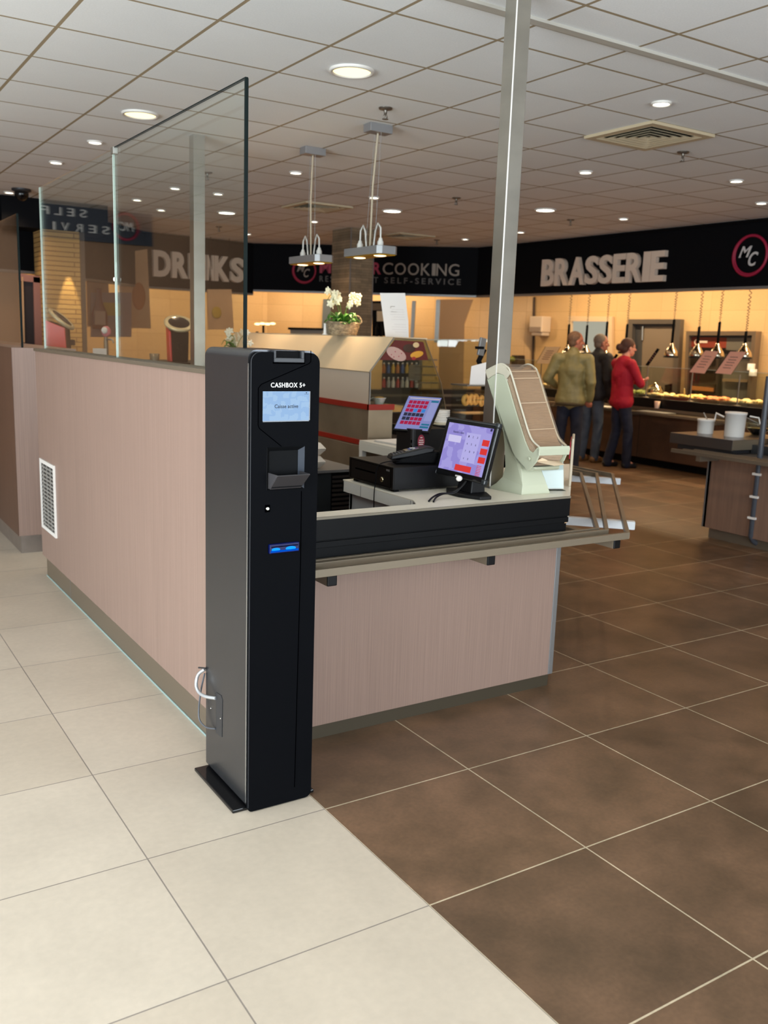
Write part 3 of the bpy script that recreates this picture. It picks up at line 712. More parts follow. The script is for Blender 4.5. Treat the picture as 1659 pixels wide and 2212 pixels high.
# base plate
part('base_plate', MB().box(-0.278, 0.022, 0.118, 0.462, 0.0, 0.012), mat('base_plate_black', (14, 14, 16), 0.15), K, 0.003)
# service cover and cable loops on the left side
def ks(x, y, off=0.0): p = px(x, y, X=kx0); p.x = kx0-off; return p
m = MB(); c4 = [ks(467, 1495), ks(478, 1502), ks(481, 1512), ks(480, 1592), ks(467, 1583)]
m.prism([v+Vector((0, 0, 0)) for v in c4], (-0.0015, 0, 0)); part('service_cover', m, M_dark, K)
part('screw', MB().ell(ks(456, 1530, .001), .002, .003, .003).ell(ks(477, 1552, .001), .002, .003, .003), mat('chrome', (210, 208, 200), 0.2, 1.0), K)
P = [Vector((kx0-0.004, 0.462, 0.375)), ks(440, 1455, .02), ks(441, 1475, .03), ks(447, 1492, .03), ks(457, 1502, .022), ks(468, 1508, .003)]
def smoothpath(P, n=6):
    P = [Vector(p) for p in P]; out = []
    for i in range(len(P)-1):
        p0, p1, p2, p3 = P[max(i-1, 0)], P[i], P[i+1], P[min(i+2, len(P)-1)]
        for k in range(n):
            t = k/n; out.append(0.5*((2*p1)+(p2-p0)*t+(2*p0-5*p1+4*p2-p3)*t*t+(3*p1-p0-3*p2+p3)*t**3))
    return out+[P[-1]]
part('cable', MB().tube(smoothpath(P), 0.006, 10), mat('cable_silver', (190, 192, 194), 0.3, 0.5), K)
P = [Vector((kx0-0.004, 0.462, 0.36)), ks(441, 1490, .012), ks(441, 1530, .02), ks(444, 1553, .022), ks(454, 1569, .015), ks(467, 1574, .003)]
part('cable', MB().tube(smoothpath(P), 0.003, 8), mat('cable_grey', (84, 88, 94), 0.35), K)
part('cable_tie', MB().tube([ks(436, 1441, .012), ks(447, 1443, .004)], 0.003, 6), M_dark, K)

# ================================================================== CHECKOUT COUNTER
CF = 0.452                                   # front face of the black band
Cn = thing('checkout_counter', 'pinkish laminate checkout counter with black upper band right of the kiosk', 'counter', (0.75, 0.6, 0))
D1 = Vector((1, 1, 0)).normalized(); Nn = Vector((1, -1, 0)).normalized()
E0 = Vector((1.452, 0.478, 0))
part('front_panel', MB().box(-0.03, 1.425, 0.480, 0.505, 0.058, 0.75), M_wood, Cn)
part('corner_trim', MB().box(1.425, 1.452, 0.477, 0.52, 0.058, 0.75), M_alu, Cn, 0.002)
part('kick_plate', MB().box(-0.03, 1.438, 0.490, 0.52, 0.0, 0.058), mat('kick_dark', (84, 76, 62), 0.42, 0.55), Cn)
m = MB().box(-0.03, 1.462, CF, 0.50, 0.800, 0.8835).box(-0.03, 1.455, CF+0.004, 0.50, 0.7955, 0.80).box(-0.03, 1.458, CF, 0.50, 0.772, 0.7955).box(-0.03, 1.452, CF+0.006, 0.50, 0.705, 0.772)
part('black_band', m, mat('band_black', (10, 11, 13), 0.45, spec=0.15, bump=0.04, bscale=12), Cn, 0.0015)
# chipped spots along the band
m = MB()
for xx, w in ((0.33, .03), (0.46, .012), (0.52, .02), (0.78, .05), (0.86, .02), (1.05, .02)):
    m.box(xx, xx+w, CF-0.0006, CF+0.006, 0.8805, 0.8842)
m.box(0.70, 0.76, CF-0.0006, CF+0.002, 0.706, 0.7105) ; m.box(1.44, 1.4525, CF+0.003, CF+0.007, 0.768, 0.776)
part('chip', m, mat('raw_chipboard', (206, 168, 130), 0.8), Cn)
# counter continues diagonally behind, then away along the aisle
def dseg(p, q, inset, th, z0, z1):
    p, q = Vector(p), Vector(q); d = (q-p).normalized(); n = Vector((-d.y, d.x, 0))
    p2, q2 = p+n*inset, q+n*inset
    return [p2+Vector((0, 0, z0)), q2+Vector((0, 0, z0)), q2+n*th+Vector((0, 0, z0)), p2+n*th+Vector((0, 0, z0))], (0, 0, z1-z0)
E1 = Vector((2.60, 1.90, 0)); E2 = Vector((2.60, 5.2, 0))
m = MB().prism(*dseg(E0, E1, 0.002, 0.03, 0.058, 0.70)).prism(*dseg(E1, E2, 0.002, 0.03, 0.058, 0.70)); part('side_panel', m, M_wood, Cn)
m = MB().prism(*dseg(E0, E1, -0.004, 0.03, 0.70, 0.8835)).prism(*dseg(E1, E2, 0, 0.03, 0.70, 0.8835)); part('side_band', m, mat('band_black', (15, 16, 19), 0.30), Cn)
m = MB().prism(*dseg(E0, E1, 0.02, 0.03, 0, 0.058)).prism(*dseg(E1, E2, 0.02, 0.03, 0, 0.058)); part('kick_plate', m, mat('kick_dark', (84, 76, 62), 0.42, 0.55), Cn)

Wt = thing('worktop', 'off-white worktop carrying the cash drawer, touch monitor and napkin dispenser', 'worktop', (1.1, 0.8, 0.8835))
WTZ = 0.889
m = MB().prism([Vector(p) for p in ((-0.03, CF+0.004, .8835), (1.455, CF+0.004, .8835), (2.24, 1.27, .8835), (1.30, 1.27, .8835), (1.26, 1.215, .8835), (0.742, 1.215, .8835), (0.742, 0.63, .8835), (0.70, 0.548, .8835), (-0.03, 0.548, .8835))], (0, 0, WTZ-.8835))
part('top', m, mat('worktop_offwhite', (246, 238, 220), 0.35, var=0.04, vscale=4), Wt, 0.001)
part('front_edge', MB().box(-0.03, 1.462, CF-0.001, CF+0.006, 0.880, WTZ), mat('edge_khaki', (120, 112, 96), 0.45), Wt)
part('apron', MB().box(0.742, 0.752, 0.63, 1.215, 0.834, .8835).box(0.742, 1.26, 1.205, 1.215, 0.834, .8835), mat('apron_white', (240, 238, 230), 0.45), Wt)
part('apron_joint', MB().box(0.7412, 0.742, 0.648, 0.650, 0.834, .8835).box(0.7412, 0.742, 1.05, 1.052, 0.834, .8835), M_alu, Wt)
part('leg', MB().box(0.775, 0.79, 0.80, 1.2, 0.06, 0.834).box(0.775, 0.80, 1.18, 1.205, 0.06, 0.834), mat('leg_pale', (190, 196, 200), 0.4), Wt)

# operator side joinery seen over the strip
t = thing('under_counter_cabinet', 'dark cabinet with ribbed vent inside the cashier bay beside the kiosk', 'cabinet', (1.0, 2.3, 0))
part('body', MB().box(0.55, 1.15, 2.05, 2.6, 0.0, 0.78), mat('cabinet_dark', (26, 32, 36), 0.5), t)
m = MB()
for k in range(26): m.box(1.155, 1.30, 2.042, 2.05, 0.10+k*0.026, 0.113+k*0.026)
part('vent_ribs', m, mat('ribs_brown', (42, 34, 30), 0.5), t)
part('vent_back', MB().box(1.15, 1.32, 2.05, 2.6, 0.0, 0.785), M_blackm, t)
part('top', MB().box(0.5, 1.33, 2.03, 2.6, 0.785, 0.80), M_alu, t)
fb = mat('foam_white', (224, 214, 200), 0.6)
for k in range(2):
    x, y, z = 1.02, 2.2, 0.802+k*0.075
    b = thing('takeaway_box', ['lower white foam takeaway box beside the kiosk', 'upper white foam takeaway box stacked beside the kiosk'][k], 'box', (x, y, z), 0, 'white foam takeaway boxes')
    def fr(r, z1): return [Vector((x-r, y-r, z1)), Vector((x+r, y-r, z1)), Vector((x+r, y+r, z1)), Vector((x-r, y+r, z1))]
    part('base', MB().hexa(fr(.09, z)+fr(.115, z+.034)), fb, b, 0.004)
    part('lid', MB().hexa(fr(.118, z+.036)+fr(.09, z+.072)), fb, b, 0.006)

# second worktop with notebook
t = thing('worktop', 'white worktop with papers behind the black terminal tower', 'worktop', (2.1, 2.1, 0.86))
part('top', MB().prism([Vector(p) for p in ((1.70, 1.62, .872), (2.58, 1.95, .872), (2.58, 2.66, .872), (1.70, 2.66, .872))], (0, 0, 0.013)), M_white, t, 0.001)
part('apron', MB().box(1.698, 1.712, 1.62, 2.66, 0.82, .872), M_white, t)
part('leg', MB().box(1.70, 1.73, 2.62, 2.66, 0.0, 0.82).box(1.70, 1.73, 1.62, 1.65, 0.0, 0.82), M_whitep, t)
part('back_panel', MB().box(1.9, 1.92, 1.65, 2.6, 0.0, 0.82), M_navy, t)
for (c0, lab, dz, rz) in (((1.87, 2.43), 'thin white notebook lying open-edged on the rear worktop', 0, 0.1),):
    nb = thing('notebook', lab, 'notebook', (c0[0], c0[1], .8855), rz)
    part('pages', MB().box(-.11, .13, -.15, .13, 0.001, .010), M_paper, nb, local=True)
    part('cover', MB().box(-.115, .135, -.155, .135, 0.0, .001), M_alu, nb, local=True); part('cover', MB().box(-.115, .135, -.155, .135, .010, .012), M_paper, nb, local=True)

# ------------------------------------------------------------------ tray rail
Tr = thing('tray_rail', 'brushed steel tray slide of parallel bars around the checkout counter', 'tray rail', (1.3, 0.6, 0.69))
rz0, rz1, rw = 0.706, 0.735, 0.018
def off_path(o):                   # path parallel to the counter at distance o
    a = Vector((-0.045, CF-o, 0)); s = math.tan(math.radians(22.5))
    b = Vector((1.603+s*(o-0.0)-0.0, CF-o, 0))
    return a, b
for k, o in enumerate((0.0, 0.1, 0.2)):
    y = [0.487, 0.394, 0.303][k]; y = [0.440, 0.372, 0.303][k] if False else y
    a = Vector((-0.0, [0.400, 0.350, 0.303][k] if False else y, 0)); xk = 1.608+0.036*k
    # distances measured on the photographed bars
    yk = [0.492, 0.399, 0.309][k]
    if k == 0: yk = 0.440
    p0 = Vector((0.012, yk, (rz0+rz1)/2)); xk = 1.608+(0.492-yk)*0.414
    p1 = Vector((xk, yk, (rz0+rz1)/2)); L = [1.29, 1.37, 1.45][k]
    q = [Vector((2.87, 1.806, 0)), Vector((2.958, 1.752, 0)), Vector((3.048, 1.700, 0))][k]; q.z = p1.z
    p2 = q; p3 = Vector((q.x, 5.2, q.z))
    m = MB()
    for s, e in ((p0, p1), (p1, p2), (p2, p3)):
        d = (e-s).normalized(); n = Vector((d.y, -d.x, 0))
        m.bar(s-d*0.002, e+d*0.002, rw, rz1-rz0)
    part('rail', m, M_steelh, Tr, 0.0015)
def bracket(p, q, mt, label=None, capm=M_black):
    p, q = Vector(p), Vector(q); b = part('bracket', MB().bar(p, q, 0.040, 0.040), mt, Tr, 0.002)
    d = (q-p).normalized(); part('end_cap', MB().bar(q-d*0.002, q+d*0.006, 0.0405, 0.0405), capm, b, 0.004)
    bl = q-d*0.05; part('bolt', MB().tube([bl+Vector((0, 0, .018)), bl+Vector((0, 0, .026)), bl+d*.012+Vector((0, 0, .026))], 0.004, 8), M_steel, b)
zb_ = 0.684
for xb in (0.188, 0.918, 1.632):
    bracket((xb, 0.52 if xb < 1.5 else 0.70, zb_), (xb, 0.322, zb_), M_steelh)
wb = mat('bracket_white', (222, 226, 230), 0.35)
for s, wd in ((0.80, 1), (2.32, 1)):
    e = {0.80: Vector((2.035, 0.590, zb_)), 2.32: Vector((3.085, 1.668, zb_))}[s]
    bracket(e-Nn*0.50, e, wb, capm=wb)

# ================================================================== THINGS ON THE WORKTOP
CD = thing('cash_drawer', 'black metal cash drawer with round key lock on the worktop', 'cash drawer', (0.97, 1.0, WTZ))
part('case', MB().box(0.768, 1.19, 0.815, 1.185, WTZ+.010, WTZ+.108), M_black, CD, 0.002)
part('front', MB().box(0.758, 0.768, 0.812, 1.188, WTZ+.012, WTZ+.110), mat('drawer_front', (14, 12, 11), 0.4, spec=0.2), CD, 0.002)
for y in (0.84, 1.16):
    part('foot', MB().box(0.775, 0.80, y-.014, y+.014, WTZ, WTZ+.010), M_blackm, CD); part('foot', MB().box(1.15, 1.175, y-.014, y+.014, WTZ, WTZ+.010), M_blackm, CD)
part('slot', MB().box(0.7575, 0.759, 0.96, 1.13, WTZ+.062, WTZ+.068), M_groove, CD)
Mxn = Matrix(((0, 0, -1), (0, 1, 0), (1, 0, 0)))
part('key_lock', MB().lathe([(0.0115, 0), (0.0115, 0.004), (0.008, 0.006)], (0.758, 0.90, WTZ+.046), 20, Mxn), mat('brass_chrome', (196, 184, 150), 0.25, 1.0), CD)
part('badge', MB().box(0.7573, 0.7585, 0.842, 0.868, WTZ+.088, WTZ+.096), M_alu, CD)
m = MB()
for a in (0, 1): m.bar((0.7577, 0.83, WTZ+.02+a*.082), (0.7577, 1.172, WTZ+.02+a*.082), 0.001, 0.0015)
m.bar((0.7577, 0.83, WTZ+.02), (0.7577, 0.83, WTZ+.102), .001, .0015, up=(1, 0, 0)).bar((0.7577, 1.172, WTZ+.02), (0.7577, 1.172, WTZ+.102), .001, .0015, up=(1, 0, 0))
part('inset_line', m, M_groove, CD)

# card terminal in cradle on the drawer
TM = thing('card_terminal', 'black payment card terminal resting on the cash drawer', 'card terminal', (0.93, 0.93, WTZ+.11), math.radians(-20))
Rm = Matrix.Rotation(math.radians(-9), 4, 'Y')
def pr_(pts, y0, y1): return MB().prism([Vector((x, y0, z)) for x, z in pts], (0, y1-y0, 0))
part('cradle', pr_([(-.085, 0), (.11, 0), (.135, .02), (.12, .055), (.06, .05), (-.06, .02)], -.045, .045), M_blackm, TM, 0.006, local=True)
part('handset', pr_([(-.105, .014), (-.10, .034), (-.02, .055), (.06, .074), (.10, .070), (.09, .05), (.0, .03)], -.040, .040), M_black, TM, 0.006, local=True)
part('display', MB().quad(Vector((-.035, -.028, .0525)), Vector((.025, -.028, .067)), Vector((.025, .028, .067)), Vector((-.035, .028, .0525)), 0.0015), mat('terminal_glass', (30, 34, 40), 0.05), TM, local=True)
m = MB()
for i in range(4):
    for j in range(3): m.box(-.092+i*.013, -.083+i*.013, -.026+j*.019, -.012+j*.019, .037+i*.0033, .040+i*.0033)
part('key', m, mat('key_grey', (70, 70, 72), 0.5), TM, local=True).__setitem__('kind', 'stuff')
part('sticker', MB().box(-.01, .016, -.012, .006, .0645, .066), M_paper, TM, local=True)

# POS tower with customer display
TW = thing('terminal_tower', 'black receipt printer tower with round crimson sticker behind the drawer', 'printer', (1.22, 1.32, WTZ))
R60 = Matrix.Translation((1.235, 1.30, 0)) @ Matrix.Rotation(math.radians(0), 4, 'Z')
part('body', MB().box(1.155, 1.36, 1.235, 1.40, WTZ-.0, 1.110), M_black, TW, 0.004)
part('side_rail', MB().box(1.14, 1.152, 1.232, 1.25, .93, 1.112), M_dark, TW, 0.002)
part('port', MB().box(1.1395, 1.141, 1.235, 1.245, 1.045, 1.06).box(1.1395, 1.141, 1.235, 1.245, 1.02, 1.032), M_groove, TW)
part('sticker', MB().lathe([(0.026, 0), (0.026, 0.001)], (1.193, 1.2345, 1.052), 28, Matrix(((0.8, 0, 0), (0, 0, -1), (0, 1.25, 0)))), mat('sticker_crimson', (146, 34, 60), 0.5), TW)
m = MB()
for k, (w, z) in enumerate(((.012, 1.068), (.026, 1.055), (.030, 1.045), (.024, 1.035))): m.box(1.193-w/2, 1.193+w/2, 1.2325, 1.2335, z, z+.004)
part('sticker_text', m, M_whitep, TW)

def tablet(name, label, cat, al, tilt, w, h, c, th, mt_frame, bw, builder, bevel=0.006):
    """screen thing: local x along width, y up the screen, z out of the glass"""
    e = Vector((math.cos(al), math.sin(al), 0)); b = Vector((-math.sin(al), math.cos(al), 0)); u = Vector((0, 0, 1))*math.cos(tilt)+b*math.sin(tilt)
    n = e.cross(u); C = Vector(c)
    root = thing(name, label, cat, C-u*h/2)
    F = lambda x, y, z=0.0: C+e*x+u*y+n*z
    def slab(x0, x1, y0, y1, z0, z1): return MB().hexa([F(x0, y0, z0), F(x1, y0, z0), F(x1, y1, z0), F(x0, y1, z0), F(x0, y0, z1), F(x1, y0, z1), F(x1, y1, z1), F(x0, y1, z1)])
    part('housing', slab(-w/2, w/2, -h/2, h/2, -th, 0), mt_frame, root, bevel)
    builder(root, F, slab, w, h, bw, e, u, n)
    return root, F, e, u, n
def fro(root, F, slab, w, h, bw, e, u, n):
    s = part('screen', slab(-w/2+.028, w/2-.022, -h/2+.026, h/2-.024, 0, .001), screen_mat('violet_screen', (158, 148, 224), (176, 168, 236), 0.85, 26), root)
    part('keypad', slab(-.01, .085, -.055, .072, .001, .0014), emis('keypad_pale', (190, 184, 242), 0.88), s)
    part('entry_box', slab(-.128, -.04, .022, .052, .001, .0016), emis('entry_pale', (214, 208, 246), 0.9), s)
    part('heading', text_mb('Numéro client', F(-.105, .062, .001), e*.075, u*.010, .0004), mat('ui_dark', (40, 34, 80), 0.7), s)
    dk = mat('ui_dark', (40, 34, 80), 0.7)
    m = MB()
    for r, row in enumerate(('123', '456', '789', '<0')):
        for k, ch in enumerate(row):
            text_mb(ch, F(.006+k*.029, .052-r*.032, .0014), e*.006, u*.009, .0004, mb=m)
    part('keypad_digits', m, dk, s)
    rd = emis('ui_red', (226, 62, 60), 0.9)
    part('confirm_button', slab(-.035, .075, -.096, -.070, .001, .0018), rd, s)
    for k, y in enumerate((.040, .003, -.034)): part('side_button', slab(.106, .150, y-.013, y+.013, .001, .0018), rd, s)
    m = MB()
    for k in range(7):
        text_mb('options', F(.108, -.060-k*.0068, .001), e*.034, u*.0035, .0004, mb=m) if False else m.hexa([F(.108, -.060-k*.0068, .001), F(.138, -.060-k*.0068, .001), F(.138, -.0575-k*.0068, .001), F(.108, -.0575-k*.0068, .001), F(.108, -.060-k*.0068, .0014), F(.138, -.060-k*.0068, .0014), F(.138, -.0575-k*.0068, .0014), F(.108, -.0575-k*.0068, .0014)])
    part('menu_lines', m, rd, s)
    part('status_icon', slab(.138, .150, .092, .103, .001, .0016), dk, s)
    part('bezel_marking', slab(-.018, .018, -h/2+.006, -h/2+.013, 0.0, .0008), M_whitep, root)
    part('corner_clip', slab(-w/2-.004, -w/2+.02, -h/2-.004, -h/2+.02, -.02, .003), mat('smoky_plastic', (40, 44, 46), 0.15), root, 0.006)
    part('corner_clip', slab(w/2-.02, w/2+.004, -h/2-.004, -h/2+.02, -.02, .003), mat('smoky_plastic', (40, 44, 46), 0.15), root, 0.006)
    part('corner_clip', slab(w/2-.02, w/2+.004, h/2-.02, h/2+.004, -.02, .003), mat('smoky_plastic', (40, 44, 46), 0.15), root, 0.006)
    fr = slab(-w/2, w/2, h/2-.010, h/2-.006, 0, .003); part('rim', fr, mat('rim_gloss', (90, 92, 94), 0.1, 0.4), root)
    nk = MB().prism([F(-.05, -.06, -.03), F(.05, -.06, -.03), F(.04, -.155, -.05), F(-.04, -.155, -.05)], -n*.03)
    part('neck', nk, M_black, root, 0.006)
    C = Vector((1.06, .635, WTZ))
    fo = MB().prism([C+Vector(p) for p in ((-.10, -.02, 0), (-.055, -.12, 0), (.0, -.125, 0), (.05, -.03, 0), (.05, .1, 0), (-.05, .13, 0), (-.10, .06, 0))], (0, 0, .016))
    part('foot', fo, M_black, root, 0.004)
    part('foot_column', MB().hexa([C+Vector(p) for p in ((-.05, -.045, .014), (.03, -.045, .014), (.03, .06, .014), (-.05, .06, .014), (-.035, -.035, .10), (.03, -.035, .10), (.03, .05, .10), (-.035, .05, .10))]), M_black, root, 0.006)
TF, *_ = tablet('touch_monitor', 'tilted touch monitor with violet keypad screen on the front worktop', 'monitor', math.radians(-89.65), math.radians(14.43), .355, .257, (1.0175, .656, 1.0885), .026, mat('monitor_black', (16, 17, 19), 0.15), .02, fro)
def rea(root, F, slab, w, h, bw, e, u, n):
    s = part('screen', slab(-w/2+.008, w/2-.008, -h/2+.010, h/2-.006, 0, .001), emis('lilac_screen', (150, 156, 216), 0.72), root)
    cr, dk, bl = emis('ui_crimson', (186, 40, 78), 0.75), emis('ui_slate', (58, 58, 78), 0.75), emis('ui_blue', (64, 140, 220), 0.8)
    pat = ['ccccc', 'ccccc', 'ccbcb', 'ddddd', 'ddccc', 'ccccc']
    for r, row in enumerate(pat):
        for k, ch in enumerate(row):
            x = -w/2+.024+k*.0222; y = h/2-.034-r*.0272
            part('menu_tile', slab(x, x+.0195, y-.0215, y, .001, .0016), {'c': cr, 'd': dk, 'b': bl}[ch], s)
    part('side_panel', slab(.046, .086, -.045, .085, .001, .0014), emis('ui_pale', (166, 172, 226), 0.72), s)
    part('total_bar', slab(.046, .086, .076, .088, .0014, .0018), emis('ui_teal', (44, 120, 150), 0.8), s)
    part('pay_button', slab(.044, .086, -.074, -.064, .001, .0016), emis('ui_teal', (44, 120, 150), 0.8), s)
    part('pay_button', slab(.040, .086, -.092, -.080, .001, .0016), emis('ui_teal', (44, 120, 150), 0.8), s)
    part('top_bar', slab(-w/2+.02, w/2-.012, h/2-.020, h/2-.016, .001, .0014), M_letter, s)
    part('arm', MB().tube([F(0, 0, -.02), F(0, -.05, -.05), Vector((1.28, 1.33, 1.11))], .018, 10), M_black, root)
TRr, *_ = tablet('customer_display', 'slanted touch display showing rows of crimson tiles on the black tower', 'monitor', math.radians(-59.7), math.radians(44.7), .197, .233, (1.231, 1.326, 1.180), .016, M_black, .01, rea, 0.004)

# loose black cables
c1 = MB().tube(smoothpath([(0.86, 0.90, WTZ+.125), (0.80, 0.93, WTZ+.118), (0.752, 0.93, WTZ+.10), (0.738, 0.92, WTZ+.04), (0.735, 0.925, WTZ-.02), (0.74, 0.93, WTZ-.12), (0.75, 0.94, .70)]), 0.0022, 8)
solo('power_cable', c1, M_blackm, 'thin black cable hanging from the card terminal over the drawer front', 'cable')
for k, (dx, dy) in enumerate(((0, 0), (.012, -.008))):
    c1 = MB().tube(smoothpath([(0.775+dx, .565+dy*2, WTZ+.004+dy*0), (0.82+dx, .60+dy, WTZ+.012), (0.87+dx, .62+dy, WTZ+.02), (0.92+dx, .61+dy, WTZ+.022), (0.965, .60, WTZ+.045), (0.99, .60, WTZ+.07)]), 0.004, 8)
    solo('monitor_cable', c1, M_black, ['black cable running from the monitor foot towards the counter edge', 'second black cable lying beside it in front of the monitor foot'][k], 'cable')
solo('cable_tag', MB().ell((0.945, .59, WTZ+.085), .016, .008, .012), M_whitep, 'small white plastic tag on the cables under the monitor', 'tag')

# ================================================================== NAPKIN DISPENSER
ND = thing('napkin_dispenser', 'tall pale green napkin dispenser with clear cover full of brown napkins', 'napkin dispenser', (1.33, .66, WTZ))
M_mint = mat('mint_plastic', (192, 196, 172), 0.42)
YX = Vector((0.0, 0.0, 0.0))
x0d, x1d = 1.262, 1.412
def sk(y): return 0.10*(0.6-y)           # the dispenser is turned slightly
def prof(pts, xa, xb): 
    P = [Vector((xa+sk(y), y, z)) for y, z in pts]
    return MB().prism(P, (xb-xa, -0.012*(xb-xa)/.15, 0))
Z0 = WTZ
stand_side = [(.775, Z0), (.760, .892), (.72, .918), (.690, .950), (.676, 1.0), (.690, 1.10), (.715, 1.21), (.66, 1.14), (.60, 1.04), (.583, 1.01), (.573, .985), (.560, .93), (.556, Z0)]
m = MB(); n_ = len(stand_side)
Ls = [Vector((x0d+sk(y)-(0.0 if z > 1.0 else 0), y, z)) for y, z in stand_side]
def wid(z): return max(0.0, (0.985-z))/0.1*0.030
Lp = []; Rp = []
for y, z in stand_side:
    Lp.append(Vector((x0d+.012+sk(y)-0.012*min(1, max(0, (.95-z)/.06)), y, z))); Rp.append(Vector((x1d-.035+sk(y)+0.045*min(1, max(0, (1.0-z)/.11))**1.3, y-.010, z)))
m.add(Lp+Rp, [list(range(n_))[::-1], list(range(n_, 2*n_))]+[(i, (i+1) % n_, n_+(i+1) % n_, n_+i) for i in range(n_)])
part('stand', m, M_mint, ND, 0.003)
body = [(.800, 1.378), (.729, 1.252), (.715, 1.218), (.671, 1.121), (.640, 1.078), (.605, 1.040), (.570, 1.016), (.539, 1.000), (.526, 1.000), (.505, 1.02), (.484, 1.043), (.470, 1.075), (.474, 1.100), (.484, 1.107), (.507, 1.081), (.530, 1.09), (.555, 1.125), (.603, 1.213), (.658, 1.323), (.690, 1.385), (.705, 1.402), (.743, 1.408), (.775, 1.395)]
part('side_wall', prof(body, x0d, x0d+.006), M_mint, ND, 0.002); part('side_wall', prof(body, x1d+.010, x1d+.016), M_mint, ND, 0.002)
part('back_wall', prof([(.800, 1.378), (.729, 1.252), (.671, 1.121), (.605, 1.040), (.539, 1.000), (.548, 1.012), (.61, 1.055), (.68, 1.135), (.737, 1.255), (.808, 1.378)], x0d, x1d+.016), M_mint, ND, 0.001)
# napkins (one stack) behind the clear cover
napk = [(.775, 1.385), (.740, 1.425), (.706, 1.428), (.680, 1.405), (.655, 1.365), (.604, 1.265), (.555, 1.170), (.530, 1.125), (.500, 1.100), (.500, 1.06), (.530, 1.02), (.575, 1.035), (.65, 1.11), (.700, 1.22)]
M_nap = mat('brown_napkins', (186, 160, 134), 0.8, var=0.10, vscale=14, vstretch=(1, 10, 10), bump=0.5, bscale=30)
part('napkin_stack', prof(napk, x0d+.008, x1d+.008), M_nap, ND)
m = MB()
for (y, z) in ((.665, 1.384), (.6115, 1.280), (.5545, 1.170), (.688, 1.413)):
    m.bar((x0d+.009+sk(y), y-.006, z+.006), (x1d+.006+sk(y), y-.016, z+.010), .004, .004)
part('napkin_band', m, mat('napkin_light', (212, 190, 164), 0.8), ND)
cov = [(.822, 1.415), (.806, 1.382), (.800, 1.384), (.812, 1.412), (.745, 1.432), (.716, 1.432), (.695, 1.42), (.672, 1.392), (.60, 1.252), (.535, 1.13), (.485, 1.10), (.478, 1.108), (.529, 1.146), (.594, 1.265), (.666, 1.410), (.700, 1.440), (.729, 1.450), (.77, 1.438)]
M_cov = glass_mat('smoky_cover', (244, 238, 230), rough=0.08, ior=1.2, haze=0.12, hazecol=(210, 190, 170))
part('cover', prof([(.729, 1.450), (.77, 1.438), (.820, 1.415), (.812, 1.412), (.745, 1.440), (.716, 1.438), (.695, 1.424), (.672, 1.398), (.60, 1.258), (.535, 1.136), (.485, 1.106), (.478, 1.108), (.529, 1.146), (.594, 1.268), (.666, 1.410), (.700, 1.442)], x0d+.003, x1d+.013), M_cov, ND)
rimm = mat('cover_rim', (206, 198, 178), 0.35)
for xx in (x0d+.004, x1d+.011):
    P = [Vector((xx+sk(y), y, z)) for y, z in smoothpath([Vector((.822, 1.415, 0)), Vector((.77, 1.438, 0)), Vector((.729, 1.450, 0)), Vector((.695, 1.440, 0)), Vector((.666, 1.411, 0)), Vector((.594, 1.268, 0)), Vector((.529, 1.147, 0)), Vector((.476, 1.110, 0))])] if False else None
    sp = smoothpath([Vector((.822, 1.415, 0)), Vector((.77, 1.438, 0)), Vector((.729, 1.450, 0)), Vector((.695, 1.440, 0)), Vector((.666, 1.411, 0)), Vector((.594, 1.268, 0)), Vector((.529, 1.147, 0)), Vector((.476, 1.110, 0))])
    part('cover_rim', MB().tube([Vector((xx+sk(v.x), v.x, v.y)) for v in sp], 0.0045, 8), rimm, ND)
part('cover_side', prof([(.822, 1.415), (.802, 1.379), (.775, 1.395), (.743, 1.410), (.705, 1.402), (.69, 1.385), (.666, 1.411), (.700, 1.440), (.729, 1.450), (.77, 1.438)], x0d-.001, x0d+.004), rimm, ND, 0.001)
# mouth frame
part('mouth_frame', prof([(.484, 1.104), (.474, 1.112), (.468, 1.100), (.472, 1.072), (.486, 1.073)], x0d, x1d+.016), M_mint, ND, 0.002)
part('lower_lip', prof([(.539, 1.0), (.505, 1.003), (.492, 1.012), (.50, 1.02), (.53, 1.012)], x0d+.004, x1d-.01), M_mint, ND, 0.001)
part('pivot', MB().ell((x0d-.001, .516, 1.055), .004, .008, .008), M_mint, ND); part('latch', MB().box(x0d-.003, x0d+.003, .688, .700, 1.372, 1.386), M_whitep, ND, .001)
part('label_plate', text_mb('NAPKINS', (x0d+.03, .505, 1.125), (.095, -.01, 0), (0, .014, .016), .001, bold=.0) if False else MB().box(x0d+.03, x0d+.115, .5195, .5215, 1.1205, 1.123), mat('napkin_light', (212, 190, 164), 0.8), ND)
m = MB().add([Vector(p) for p in ((x0d+.02, .495, 1.045), (x0d+.05, .455, 1.038), (x0d+.09, .450, 1.030), (x1d+.0, .455, 1.032), (x1d+.005, .490, 1.040), (x0d+.08, .485, 1.048), (x0d+.05, .49, 1.06))], [(0, 1, 2, 5), (5, 2, 3, 4), (0, 5, 6)])
o = part('pulled_napkin', m, mat('napkin_tip', (224, 200, 168), 0.8), ND); mm = o.modifiers.new('s', 'SOLIDIFY'); mm.thickness = .002

